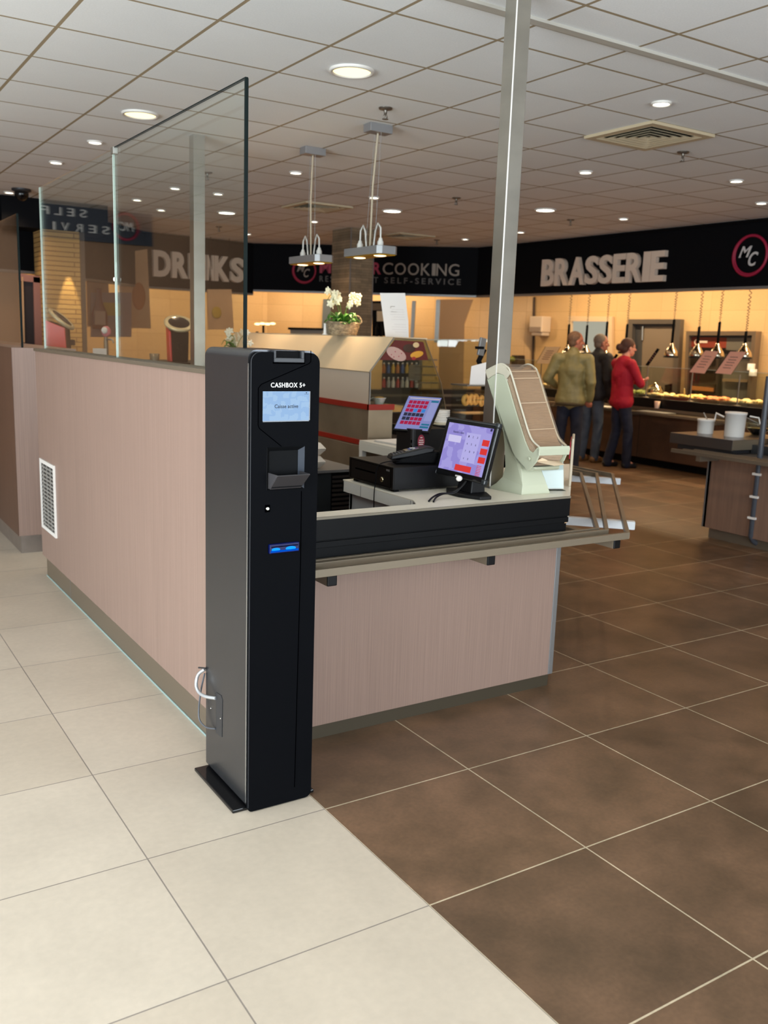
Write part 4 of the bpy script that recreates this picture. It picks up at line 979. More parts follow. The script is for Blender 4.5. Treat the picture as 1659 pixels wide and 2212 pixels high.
# sheet in clear stand, board on the counter flank, cups behind the dispenser
t = thing('price_sheet_stand', 'white price sheet in a clear stand right of the napkin dispenser', 'sheet stand', (1.49, .62, WTZ))
A, Bv = Vector((1.375, .66, WTZ+.008)), Vector((1.548, .590, WTZ+.008))
up = Vector((.012, .035, .195))
part('sheet', MB().quad(A, Bv, Bv+up, A+up, .001), mat('sheet_bluewhite', (226, 230, 240), 0.6), t)
dn = Vector((-.2, -.5, 0)).normalized()
part('clear_cover', MB().quad(A+dn*.002-Vector((0, 0, .004)), Bv+dn*.002-Vector((0, 0, .004)), Bv+up+dn*.002, A+up+dn*.002, .001), M_glassc, t)
part('foot', MB().prism([A-Vector((0, 0, .008))-dn*.03, Bv-Vector((0, 0, .008))-dn*.03, Bv-Vector((0, 0, .008))+dn*.03, A-Vector((0, 0, .008))+dn*.03], (0, 0, .002)), M_glassc, t)
part('price_text', text_mb('7,50', A+(Bv-A)*.30+up*.42+dn*.004, (Bv-A)*.22, up*.045, .0006), M_letterd, t)
t = thing('flank_board', 'upright cream-edged board with red face beside the price sheet', 'board', (1.66, .70, .76))
p, q = E0+D1*0.26+Nn*0.02, E0+D1*.52+Nn*.02
part('panel', MB().prism([p+Vector((0, 0, WTZ+.001)), q+Vector((0, 0, WTZ+.001)), q-Nn*.012+Vector((0, 0, WTZ+.001)), p-Nn*.012+Vector((0, 0, WTZ+.001))], (0, 0, .225)), mat('cream_edge', (214, 200, 176), 0.5), t, .004)
part('hanger', MB().prism([p+Vector((0, 0, .74)), p+D1*.02+Vector((0, 0, .74)), p+D1*.02-Nn*.010+Vector((0, 0, .74)), p-Nn*.010+Vector((0, 0, .74))], (0, 0, .15)), mat('cream_edge', (214, 200, 176), 0.5), t, .002)
part('red_sheet', MB().prism([p-Nn*.014+Vector((0, 0, 1.02)), q-Nn*.014+Vector((0, 0, 1.02)), q-Nn*.018+Vector((0, 0, 1.02)), p-Nn*.018+Vector((0, 0, 1.02))], (0, 0, .08)), mat('red_sheet', (176, 20, 44), 0.5), t)
for k in range(3):
    z = WTZ+[0, .05, .10][k]; r = .042
    solo('white_bowl', MB().lathe([(r*.6, 0), (r, .018), (r*1.02, .045), (r*.92, .045), (r*.5, .006)], (1.46, 1.02, z), 22), M_whitep, ['white bowl at the bottom of the stack behind the napkin dispenser', 'middle white bowl of the stack behind the napkin dispenser', 'top white bowl of the stack behind the napkin dispenser'][k], 'bowl', 'white bowls stacked behind the dispenser')

# ================================================================== BAKERY DISPLAY CASE
CX, CY0, CY1 = 1.80, 2.72, 5.4
M_cs = mat('case_steel', (170, 154, 130), 0.4, 0.7, var=0.14, vscale=3)
BC = thing('bakery_display_case', 'steel bakery display case with slanted cream hood and red shelf edges', 'display case', (2.1, 4.0, 0))
part('body', MB().box(CX, 1.99, CY0, CY1, 0.05, 1.075), M_cs, BC)
part('body', MB().box(1.99, 2.46, CY0+.02, CY1, 0.05, 0.80), mat('case_dark', (34, 28, 24), 0.5), BC)
for z0, z1, x1, nm in ((1.075, 1.112, 1.99, 0), (.835, .868, 1.87, 0)):
    m = MB().box(CX-.012, CX, CY0-.02, CY1, z0, z1).box(CX-.012, x1, CY0-.024, CY0, z0, z1); part('red_edge', m, M_red, BC, 0.001)
part('step_top', MB().box(CX, 1.99, CY0-.02, CY1, 1.075, 1.108), M_cs, BC)
part('lower_drawer', MB().box(CX-.02, CX, CY0, 4.6, 0.45, .83), M_cs, BC, .002)
part('back_screen', MB().box(CX, CX+.006, CY0, CY1, 1.112, 1.322), M_frost, BC)
m = MB().prism([Vector((CX-.004, CY0-.004, 1.320)), Vector((1.978, CY0-.004, 1.548)), Vector((1.978, CY0-.004, 1.556)), Vector((CX-.010, CY0-.004, 1.326))], (0, 2.6, 0))
part('hood', m, M_hood, BC)
part('hood_edge', MB().bar((CX-.006, CY0-.007, 1.323), (1.978, CY0-.007, 1.552), .006, .010, up=(0, 1, 0)), M_steel, BC)
part('hood_top', MB().box(1.975, 2.25, CY0, CY1, 1.545, 1.556), M_hood, BC)
part('post', MB().box(CX, CX+.008, CY0-.006, CY0+.004, 1.112, 1.322), M_steel, BC)
# end glass with picture panel
part('end_glass', MB().prism([Vector((CX+.008, CY0, 1.112)), Vector((2.44, CY0, 1.05)), Vector((2.385, CY0, 1.25)), Vector((2.235, CY0, 1.54)), Vector((1.985, CY0, 1.54)), Vector((CX+.008, CY0, 1.325))], (0, .006, 0)), M_glassc, BC)
part('front_glass', MB().hexa([Vector(p) for p in ((2.44, CY0, 1.05), (2.446, CY0, 1.05), (2.446, CY1, 1.05), (2.44, CY1, 1.05), (2.235, CY0, 1.545), (2.241, CY0, 1.545), (2.241, CY1, 1.545), (2.235, CY1, 1.545))]), M_glassc, BC)
part('glass_edge', MB().tube([(2.44, CY0, 1.05), (2.385, CY0, 1.25), (2.235, CY0, 1.545), (1.985, CY0, 1.548)], .004, 6), mat('edge_bronze', (110, 90, 66), 0.4), BC)
pp = part('picture_panel', MB().prism([Vector(p) for p in ((1.870, CY0-.006, 1.403), (2.262, CY0-.006, 1.409), (2.215, CY0-.006, 1.53), (1.985, CY0-.006, 1.535))], (0, .004, 0)), mat('picture_maroon', (92, 26, 20), 0.4), BC)
yy = CY0-.0065
m = MB().ell((2.00, yy, 1.445), .085, .001, .040, 20, 8, Matrix.Rotation(.35, 3, 'Y')); part('picture_patch', m, mat('picture_pink', (186, 150, 140), 0.5), pp)
m = MB().ell((2.165, yy-.001, 1.445), .055, .001, .022, 20, 8, Matrix.Rotation(-.2, 3, 'Y')); part('picture_patch', m, mat('picture_yellow', (208, 148, 44), 0.5), pp)
m = MB().ell((2.10, yy-.001, 1.485), .05, .001, .028, 20, 8); part('picture_patch', m, mat('picture_brown', (60, 34, 16), 0.5), pp)
m = MB().ell((2.155, yy-.002, 1.508), .026, .001, .018, 20, 8); part('picture_patch', m, mat('picture_cream', (206, 176, 130), 0.5), pp)
m = MB().ell((2.14, yy-.002, 1.418), .018, .001, .012, 14, 8); part('picture_patch', m, mat('picture_red', (150, 40, 30), 0.5), pp)
m = MB()
for k, (x, z) in enumerate(((1.96, 1.44), (1.99, 1.46), (2.02, 1.43), (2.04, 1.45), (1.98, 1.425))): m.ell((x, yy-.0015, z), .004, .001, .004, 8, 6)
part('picture_dots', m, M_crim, pp)
part('inner_shelf', MB().box(2.0, 2.40, CY0+.02, CY1, 1.05, 1.058), mat('shelf_glass', (70, 62, 54), 0.15), BC)
part('inner_deck', MB().box(1.99, 2.46, CY0+.02, CY1, .80, .82), M_black, BC)
# bowl on the step
bw = thing('food_dish', 'white deep dish of chips on the red-edged steel step', 'dish', (1.905, 2.76, 1.108))
part('dish', MB().lathe([(.028, 0), (.048, .045), (.050, .045), (.044, .04), (.026, .006)], (1.905, 2.76, 1.108), 24), M_whitep, bw)
part('food', MB().lathe([(.042, .036), (.030, .050), (.001, .054)], (1.905, 2.76, 1.108), 16), mat('food_ochre', (206, 150, 70), 0.7, var=.3, vscale=60), bw)
part('handle', MB().tube([(1.86, 2.75, 1.150), (1.835, 2.74, 1.152), (1.825, 2.74, 1.146)], .004, 6), M_steel, bw)
# pastries in the lower deck, plates on the worktop
def plate(x, y, z, r, label, group):
    return solo('plate', MB().lathe([(r*.6, 0), (r*.95, .010), (r, .015), (r*.98, .018), (r*.6, .006), (.001, .005)], (x, y, z), 28), M_whitep, label, 'plate', group)
ord_ = ['lowest', 'second lowest', 'third lowest', 'middle', 'third from the top', 'second from the top', 'topmost']
plx, ply = 2.235, 2.50
for k in range(7):
    plate(plx, ply, .990+.011+k*.0118, .060, ord_[k]+' white plate of the stack behind the two touch screens', 'stack of white plates on the rear worktop')
solo('plate_trolley', MB().lathe([(.05, 0), (.066, .010), (.001, .0105)], (plx, ply, .990), 24), M_cream if False else mat('doily_cream', (222, 206, 176), 0.6), 'pale round stand under the stack of white plates', 'stand')
solo('riser_box', MB().box(plx-.08, plx+.08, ply-.08, ply+.08, .8855, .990), M_blackm, 'black riser box under the stack of white plates', 'box')
for k in range(3):
    solo('pastry', MB().ell((2.07+k*.08, 3.0+k*.05, .865), .05, .04, .028, 14, 8), M_dough, ['golden pastry at the left in the case below the customer display', 'golden pastry in the middle below the customer display', 'golden pastry at the right below the customer display'][k], 'pastry', 'pastries in the bakery case') if False else None

# doughnut stand with sign
dz = 2.42
sx_a, sx_b = px(992, 850, Y=dz).x, px(1056, 850, Y=dz).x
zt_s = px(1020, 833, Y=dz).z; zr_s = px(1020, 864, Y=dz).z; zl_s = px(1020, 893, Y=dz).z
DS = thing('doughnut_stand', 'clear acrylic stand with a rod of ring doughnuts right of the case', 'food stand', ((sx_a+sx_b)/2, dz, .8855))
part('shelf', MB().box(sx_a, sx_b, dz-.10, dz+.10, .8855, .893), M_glassc, DS)
for x in (sx_a, sx_b): part('side', MB().box(x-.003, x+.003, dz-.08, dz+.08, .893, zt_s), M_glassc, DS)
part('rod', MB().tube([(sx_a-.02, dz, zr_s), (sx_b, dz, zr_s)], .005, 8), M_glassc, DS)
part('top_shelf', MB().box(sx_a, sx_b+.02, dz-.08, dz+.10, zt_s, zt_s+.008), M_steel, DS)
part('lower_shelf', MB().box(sx_a, sx_b, dz-.08, dz+.08, zl_s, zl_s+.006), M_glassc, DS)
My2 = Matrix.Rotation(PI/2, 3, 'X')
for k, (px_, py_, ang) in enumerate(((1006, 864, 18), (1018, 863, 30), (1027, 863, 24), (1040, 866, 30))):
    p = px(px_, py_, Y=dz+.01*k)
    Mx = Matrix.Rotation(math.radians(ang), 3, 'Z') @ My2
    solo('doughnut', MB().torus(p, .026, .0145, Mx, 24, 12), M_dough, ['leftmost ring doughnut on the clear stand', 'second ring doughnut from the left on the clear stand', 'third ring doughnut from the left on the clear stand', 'rightmost ring doughnut beside the steel post'][k], 'doughnut', 'ring doughnuts on the clear stand')
q = [px(1018, 791, Y=dz), px(1046, 780, Y=dz), px(1046, 834, Y=dz), px(1014, 832, Y=dz)]
q[1].x += .05; q[2].x += .05
solo('price_card', MB().quad(*q, .003, (0, -1, 0)), M_paper, 'blank white card above the ring doughnuts', 'card')
t = thing('label_printer', 'dark scale display on a bent arm above the white card', 'scale', (sx_b-.02, dz+.09, zt_s+.008))
part('arm', MB().tube([px(1042, 800, Y=dz+.1), px(1034, 780, Y=dz+.1), px(1046, 755, Y=dz+.1)], .018, 8), M_blackm, t); part('display', MB().bar(px(1037, 768, Y=dz+.08), px(1044, 730, Y=dz+.08), .018, .05), M_alu, t, .003)
part('bracket', MB().box(px(1028, 752, Y=dz+.08).x, px(1044, 752, Y=dz+.08).x, dz+.07, dz+.09, px(1028, 754, Y=dz+.08).z, px(1028, 748, Y=dz+.08).z), M_blackm, t)
part('base', MB().box(sx_b-.06, sx_b+.02, dz+.06, dz+.098, zt_s+.008, zt_s+.03), M_blackm, t)

# ------------------------------------------------------------------ flowers and sheet on top of the hood
def orchid(root, c, pet, n, R, hgt, seed, leafn=14, leaf=M_green):
    rnd = random.Random(seed)
    lf = MB()
    for k in range(leafn):
        a = rnd.uniform(0, 2*PI); l = rnd.uniform(.07, .13); w = rnd.uniform(.018, .03); rise = rnd.uniform(.02, .10)
        d = Vector((math.cos(a), math.sin(a), 0)); s = Vector((-d.y, d.x, 0)); o = Vector(c)+d*.02
        P = [o, o+d*l*.4+Vector((0, 0, rise*.8)), o+d*l*.8+Vector((0, 0, rise)), o+d*l+Vector((0, 0, rise*.6))]
        W_ = [w*.4, w, w*.8, .002]
        vs = []
        for p, ww in zip(P, W_): vs += [p-s*ww, p+Vector((0, 0, -.004)), p+s*ww]
        lf.add(vs, [(i*3+j, i*3+j+1, i*3+j+4, i*3+j+3) for i in range(3) for j in range(2)], True)
    o_ = part('foliage', lf, leaf, root); o_.modifiers.new('s', 'SOLIDIFY').thickness = .002
    st = MB(); fl_ = []
    for k in range(3):
        a = rnd.uniform(0, 2*PI); b = Vector(c)+Vector((math.cos(a)*R*.5, math.sin(a)*R*.3, 0))
        path = smoothpath([Vector(c), b+Vector((0, 0, hgt*.7)), b+Vector((math.cos(a)*R*.5, 0, hgt)), b+Vector((math.cos(a)*R, 0, hgt*.8))])
        st.tube(path, .002, 6); fl_ += [path[i] for i in range(8, len(path), 2)]
    part('stem', st, leaf, root)
    for k in range(n):
        base = fl_[k % len(fl_)]+Vector((rnd.uniform(-.04, .04), rnd.uniform(-.04, .04), rnd.uniform(-.05, .04)))
        m = MB(); Rr = Euler((rnd.uniform(-.6, .6), rnd.uniform(-.6, .6), rnd.uniform(0, 6))).to_matrix() @ Matrix.Rotation(PI/2, 3, 'X')
        for j in range(5):
            a = 2*PI*j/5; d = Rr @ Vector((math.cos(a), math.sin(a), 0))
            Mp = Rr @ Matrix.Rotation(a, 3, 'Z'); m.ell(base+d*.014, .015, .010, .003, 10, 6, Mp)
        m.ell(base+Rr @ Vector((0, 0, .004)), .004, .004, .004, 8, 6)
        part('flower', m, pet, root)
bx, by = 1.99, 3.40
sc_ = 1.0
pl = thing('potted_orchid', 'cream orchid in a woven wicker basket on the bakery hood', 'plant', (2.06, by, 1.556))
bm = MB()
wick = mat('wicker', (150, 130, 104), 0.8, var=.45, vscale=40, vstretch=(1, 1, 2), bump=.8, bscale=120, col2=(196, 172, 136))
prof_ = [(.072, 0), (.085, .03), (.094, .065), (.098, .095), (.092, .095), (.085, .06), (.001, .05)]
Mb = Matrix.Diagonal((1.32, 0.85, 1.0))
part('basket', MB().lathe(prof_, (1.985, by, 1.556), 26, Mb), wick, pl)
m = MB()
for k in range(7):
    r = .074+.0035*k; P = []
    for i in range(40):
        a = 2*PI*i/40; w = .003*math.sin(a*12+k*PI); P.append((1.985+(r+w+.002)*1.32*math.cos(a), by+(r+w+.002)*.85*math.sin(a), 1.562+k*.0135))
    m.tube(P, .0045, 5, closed=True)
part('weave', m, wick, pl); part('handle', MB().tube([(2.045+.045*math.cos(a), by-.075, 1.648+.05*math.sin(a)) for a in [PI*i/12 for i in range(13)]], .005, 7), wick, pl)
orchid(pl, (1.97, by, 1.62), M_petal, 34, .085, .22, 5, 34)
for k in range(1):
    solo('candle_holder', MB().lathe([(.022, 0), (.012, .01), (.009, .07), (.012, .08)], (1.86, by+.05, 1.556), 14), M_whitep, 'small white figure left of the wicker basket', 'ornament')
t = thing('notice_sheet', 'folded white notice standing on the bakery hood', 'notice', (2.15, 3.02, 1.556))
q = [px(833, 728, Y=3.02), px(883, 728, Y=3.02), px(882, 694, Y=3.02), px(875, 633, Y=3.02), px(821, 633, Y=3.02), px(829, 694, Y=3.02)]
for v in q[:2]: v.z = 1.557
part('sheet', MB().prism(q, (0, .003, 0)), M_paper, t)
m = MB()
for k in range(10):
    a = px(838+k*.8, 668+k*5.4, Y=3.017); b = px(872+k*.8, 669+k*5.4, Y=3.017)
    if k not in (5,): m.bar(a+Vector(((b.x-a.x)*(.1 if k % 3 else .25), 0, 0)), b, .0012, .0006, up=(0, 1, 0))
part('text_lines', m, mat('faint_text', (196, 186, 184), 0.8), t)
part('heading', text_mb('Suggestion', px(839, 651, Y=3.017), px(862, 652, Y=3.017)-px(839, 651, Y=3.017), (0, 0, .010), .0005), mat('faint_text', (196, 186, 184), 0.8), t) if False else None
m = MB().bar(px(844, 662, Y=3.016), px(853, 662, Y=3.016), .003, .0006, up=(0, 1, 0)).bar(px(844, 662, Y=3.016), px(844, 666, Y=3.016), .003, .0006, up=(0, 1, 0)).bar(px(845, 673, Y=3.016), px(857, 674, Y=3.016), .002, .0006, up=(0, 1, 0))
part('printed_mark', m, M_letterd, t)
ot = thing('potted_orchid', 'white orchid blossoms showing above the kiosk left of the glass edge', 'plant', (1.5, 4.4, 1.30))
orchid(ot, (1.58, 4.4, 1.40), mat('petal_white', (226, 214, 190), .5), 16, .10, .13, 9, 6); part('pot', MB().lathe([(.04, 0), (.06, .10), (.001, .10)], (1.58, 4.4, 1.30), 18), M_whitep, ot)
t = thing('bar_cabinet', 'bar cabinet top carrying drink dispensers behind the half wall', 'cabinet', (1.0, 5.6, 0)); part('body', MB().box(0.45, 2.35, 5.55, 6.25, 0, 1.24), mat('bar_dark', (34, 28, 26), .5), t); part('top', MB().box(.42, 2.38, 5.5, 6.3, 1.24, 1.27), M_black, t, .003)
t = thing('plinth_cabinet', 'low dark cabinet behind the kiosk carrying the white orchid', 'cabinet', (1.6, 4.45, 0)); part('body', MB().box(1.36, 1.74, 4.30, 4.70, 0, 1.28), mat('bar_dark', (34, 28, 26), .5), t); part('top', MB().box(1.35, 1.75, 4.29, 4.71, 1.28, 1.30), M_black, t)

# ------------------------------------------------------------------ bar things seen through the glass
def disp_head(cx, cy, label, face, red_side=True, tiltv=.5):
    """round topped dispenser: facing angle in degrees"""
    t = thing('drink_dispenser', label, 'drink dispenser', (cx, cy, 1.27), 0)
    R_ = Matrix.Rotation(math.radians(face), 3, 'Z')
    M2 = R_ @ Matrix.Rotation(tiltv, 3, 'X')
    c = Vector((cx, cy, 1.27))
    part('body', MB().hexa([c+R_ @ Vector(p) for p in ((-.075, -.06, 0), (.075, -.06, 0), (.075, .12, 0), (-.075, .12, 0), (-.085, -.05, .27), (.085, -.05, .27), (.085, .12, .33), (-.085, .12, .33))]), M_blackm, t, .012)
    part('red_side', MB().hexa([c+R_ @ Vector(p) for p in ((-.092, -.064, 0), (-.072, -.064, 0), (-.072, .11, 0), (-.092, .11, 0), (-.102, -.054, .27), (-.082, -.054, .27), (-.082, .11, .33), (-.102, .11, .33))]), mat('dispenser_red', (220, 40, 30), .35), t, .004)
    h = c+R_ @ Vector((0, 0, .345))
    part('head', MB().lathe([(.11, -.02), (.132, -.012), (.135, .006), (.118, .016), (.110, .012)], h, 32, M2), mat('dispenser_cream', (216, 200, 160), .3, .3), t)
    part('glass_face', MB().lathe([(.110, .010), (.06, .018), (.001, .020)], h, 28, M2), mat('dispenser_dark', (34, 26, 24), .15), t)
    part('spout', MB().box(-.02, .02, -.11, -.05, .12, .17, Matrix.Translation(c) @ R_.to_4x4()), M_blackm, t, .006)
disp_head(1.62, 5.80, 'black and red drink dispenser with round head left of the rear post', -10, True, .55)
disp_head(.62, 6.0, 'drink dispenser with tilted cream disc head at the far left of the bar', 60, True, .7)
t = thing('beer_tap', 'slim chrome beer tap with pink and white badge in the middle of the bar', 'tap', (1.02, 6.05, 1.27))
part('column', MB().lathe([(.022, 0), (.02, .15), (.018, .20)], (1.02, 6.05, 1.27), 14), M_steelh, t); part('badge', MB().ell((1.02, 6.04, 1.52), .045, .02, .05), mat('badge_pink', (214, 120, 130), .4), t)
part('badge_disc', MB().ell((1.0, 6.02, 1.53), .028, .01, .03), M_whitep, t); part('spout', MB().tube([(1.02, 6.03, 1.45), (1.06, 5.99, 1.45), (1.07, 5.98, 1.42)], .008, 8), M_steel, t)
solo('steel_cup', MB().lathe([(.04, 0), (.045, .07), (.04, .07)], (1.36, 5.72, 1.27), 18), M_steelh, 'small steel cup left of the black and red drink dispenser', 'cup')
solo('bar_tray', MB().box(.52, .66, 5.55, 5.65, 1.27, 1.31), M_alu, 'small grey tray at the far left end of the bar', 'tray', bevel=.005)
solo('menu_card', MB().box(.86, .98, 5.9, 5.905, 1.27, 1.37), M_paper, 'small pale card standing left of the beer tap', 'card')
solo('lemon', MB().ell((.80, 5.62, 1.295), .035, .03, .025), mat('orange_fruit', (222, 150, 80), .5), 'small orange fruit standing near the tilted cream disc', 'fruit')

# ================================================================== BAR BACK WALL, PILLARS
t = thing('brick_pillar', 'tan brick pillar lit by a narrow cone of light at left', 'pillar', (1.5, 9.3, 0)); part('shaft', MB().box(1.15, 1.565, 9.0, 9.5, 0, 2.66), M_brick, t)
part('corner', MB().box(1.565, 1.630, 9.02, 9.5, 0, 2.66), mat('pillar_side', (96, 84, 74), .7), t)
part('header', MB().box(.70, 1.90, 8.97, 9.5, 2.66, CZ), M_fascia, t)
d = bpy.data.lights.new('pillar_spot', 'SPOT'); d.energy = 110; d.color = (1, .78, .42); d.spot_size = math.radians(24); d.spot_blend = .35; d.shadow_soft_size = .01
o = bpy.data.objects.new('pillar_spot', d); COL.objects.link(o); o.location = (1.425, 8.88, 2.52); o.rotation_euler = Vector((0, .10, -1)).to_track_quat('-Z', 'Y').to_euler()
t = thing('stone_pillar', 'grey brown stone clad pillar in the middle background', 'pillar', (5.18, 8.75, 0)); part('shaft', MB().box(5.0, 5.37, 8.5, 9.0, 0, CZ), M_stone, t)
part('corner_trim', MB().box(4.997, 5.012, 8.494, 8.503, 0, CZ).box(5.36, 5.373, 8.494, 8.503, 0, CZ), M_alu, t)
def panel_px(name, quad_px, Y, th, mt, label=None, cat=None, parent=None, group=None, **kw):
    P = [px(x, y, Y=Y) for x, y in quad_px]; m = MB().prism(P, (0, th, 0))
    if parent is not None: return part(name, m, mt, parent)
    return solo(name, m, mt, label, cat, group)
fr_ = mat('poster_beige', (176, 132, 100), .7, var=.12, vscale=2)
fr2 = mat('poster_tan', (196, 156, 116), .7, var=.10, vscale=2)
t = thing('bottle_poster', 'tall beige poster showing a brown bottle, beside the brick pillar', 'poster', px(215, 705, Y=10.9))
panel_px('sheet', [(186, 560), (232, 551), (238, 706), (190, 706)], 10.9, .03, fr_, parent=t)
panel_px('lower_sheet', [(196, 632), (284, 632), (284, 728), (196, 728)], 10.86, .02, mat('poster_mauve', (158, 130, 124), .7), parent=t)
m = MB().lathe([(.001, 0), (.10, .005), (.11, .06), (.11, .20), (.06, .32), (.035, .40), (.035, .52), (.04, .53), (.001, .535)], px(216, 711, Y=10.80), 20, Matrix.Diagonal((1, .12, 1.05)))
part('bottle_picture', m, mat('bottle_brown', (120, 52, 24), .4), t); part('bottle_label', MB().box(-.075, .075, -.02, -.01, .06, .25, Matrix.Translation(px(216, 711, Y=10.78))), mat('poster_cream', (190, 160, 140), .6), t)
part('yellow_patch', MB().box(-.14, .10, -.01, 0, 0, .18, Matrix.Translation(px(245, 682, Y=10.84))), mat('patch_yellow', (186, 150, 60), .7), t)
t = thing('menu_poster', 'tall tan menu poster on the bar wall right of the bottle poster', 'poster', px(290, 705, Y=11.2))
panel_px('sheet', [(256, 548), (318, 538), (326, 710), (260, 708)], 11.2, .03, fr2, parent=t)
m = MB()
for k in range(8): m.bar(px(266, 560+k*8, Y=11.19), px(290-(k % 3)*5, 560+k*8, Y=11.19), .012, .004, up=(0, 1, 0))
part('text_lines', m, mat('poster_ink', (120, 84, 60), .8), t); part('food_picture', MB().ell(px(300, 640, Y=11.19), .10, .01, .2), mat('poster_orange', (176, 110, 60), .7), t)
t = thing('drink_poster', 'wide pale poster behind the rear post under the letters DRINKS', 'poster', px(470, 705, Y=11.3))
panel_px('sheet', [(448, 625), (500, 625), (505, 712), (450, 712)], 11.25, .03, fr2, parent=t)
for x_ in (455, 495): part('hanger', MB().tube([px(x_, 626, Y=11.26), Vector((px(x_, 626, Y=11.26).x, 11.26, CZ))], .004, 6), M_blackm, t)
part('fruit_picture', MB().ell(px(468, 675, Y=11.24), .08, .01, .09), mat('patch_yellow', (186, 150, 60), .7), t)
t = thing('door_frame', 'pinkish brown door surround at the far left behind the bar', 'door frame', px(70, 740, Y=9.2))
panel_px('jamb', [(40, 590), (92, 598), (92, 612), (40, 606)], 9.22, .05, mat('jamb_pink', (150, 104, 92), .6), parent=t)
panel_px('jamb', [(72, 598), (94, 600), (96, 755), (76, 755)], 9.22, .05, mat('jamb_pink', (150, 104, 92), .6), parent=t)
panel_px('opening', [(46, 600), (72, 604), (75, 755), (52, 755)], 9.25, .03, mat('opening_dark', (34, 20, 20), .6), parent=t)
panel_px('edge', [(47, 598), (50, 598), (54, 740), (50, 740)], 9.21, .03, fr2, parent=t)

# ================================================================== BRASSERIE SERVING COUNTER
BX = 8.05
M_bw = tile_mat('walnut_panels', (92, 64, 48), (70, 50, 40), (40, 28, 22), 1.2, 3.0, 0.006, rough=.4, stain=.2, sscale=5, swap='YZX')
t = thing('serving_counter', 'long dark wood brasserie serving counter with black top behind the people', 'counter', (8.4, 6.0, 0))
part('panel', MB().box(BX+.04, BX+.07, 2.0, 9.6, .10, .74), M_bw, t)
part('kick_plate', MB().box(BX+.09, BX+.12, 2.0, 9.6, 0, .10), M_blackm, t)
part('black_top', MB().box(BX+.02, 8.80, 2.0, 9.4, .775, .895), M_black, t, .004)
part('shelf_edge', MB().box(BX-.02, BX+.05, 2.0, 9.5, .735, .775), M_steelk, t)
tr_ = thing('tray_rail', 'tray slide bars along the brasserie counter', 'tray rail', (7.85, 6.0, .70))
for k in range(3): part('rail', MB().box(7.76+.09*k, 7.785+.09*k, 2.0, 9.4, .70, .73), M_steelk, tr_)
for y in (3.2, 4.6, 6.0, 7.4, 8.8): part('bracket', MB().box(7.76, BX+.05, y-.02, y+.02, .665, .70), M_steelk, tr_)
# food on the counter
foodm = [mat('food_red', (200, 90, 50), .6, var=.4, vscale=25, col2=(230, 150, 90)), mat('food_gold', (224, 170, 80), .6, var=.4, vscale=25, col2=(240, 210, 130)), mat('food_cream', (236, 206, 150), .6, var=.3, vscale=25), mat('food_green', (120, 130, 50), .6, var=.4, vscale=25)]
fl_ = ['red stew', 'golden gratin', 'pale cream food', 'orange vegetables', 'golden potatoes', 'pale rice', 'mixed salad', 'reddish meat', 'cream sauce dish', 'golden fritters', 'pale pasta']
for k in range(11):
    y = 3.75+k*.43
    b = thing('food_tray', 'steel tray of %s in the lit row on the brasserie counter' % fl_[k], 'food tray', (8.38, y, .895), 0, 'food trays on the brasserie counter')
    m = MB().box(8.14, 8.62, y-.20, y+.20, .895, .905); m.box(8.14, 8.62, y-.20, y-.19, .905, .935).box(8.14, 8.62, y+.19, y+.20, .905, .935).box(8.14, 8.15, y-.19, y+.19, .905, .935).box(8.61, 8.62, y-.19, y+.19, .905, .935)
    part('tray', m, M_steel, b)
    rnd = random.Random(k); m = MB()
    for j in range(26): m.ell((rnd.uniform(8.19, 8.57), y+rnd.uniform(-.15, .15), .935+rnd.uniform(-.008, .012)), rnd.uniform(.03, .05), rnd.uniform(.03, .05), rnd.uniform(.02, .032), 8, 6)
    f = part('food', m, foodm[[0, 1, 2, 0, 1, 2, 3, 0, 2, 1, 2][k]], b); f['kind'] = 'stuff'
    if k % 3 == 1:
        part('serving_spoon', MB().tube([(8.30, y, .95), (8.22, y-.05, 1.05)], .008, 6), M_steel, b)
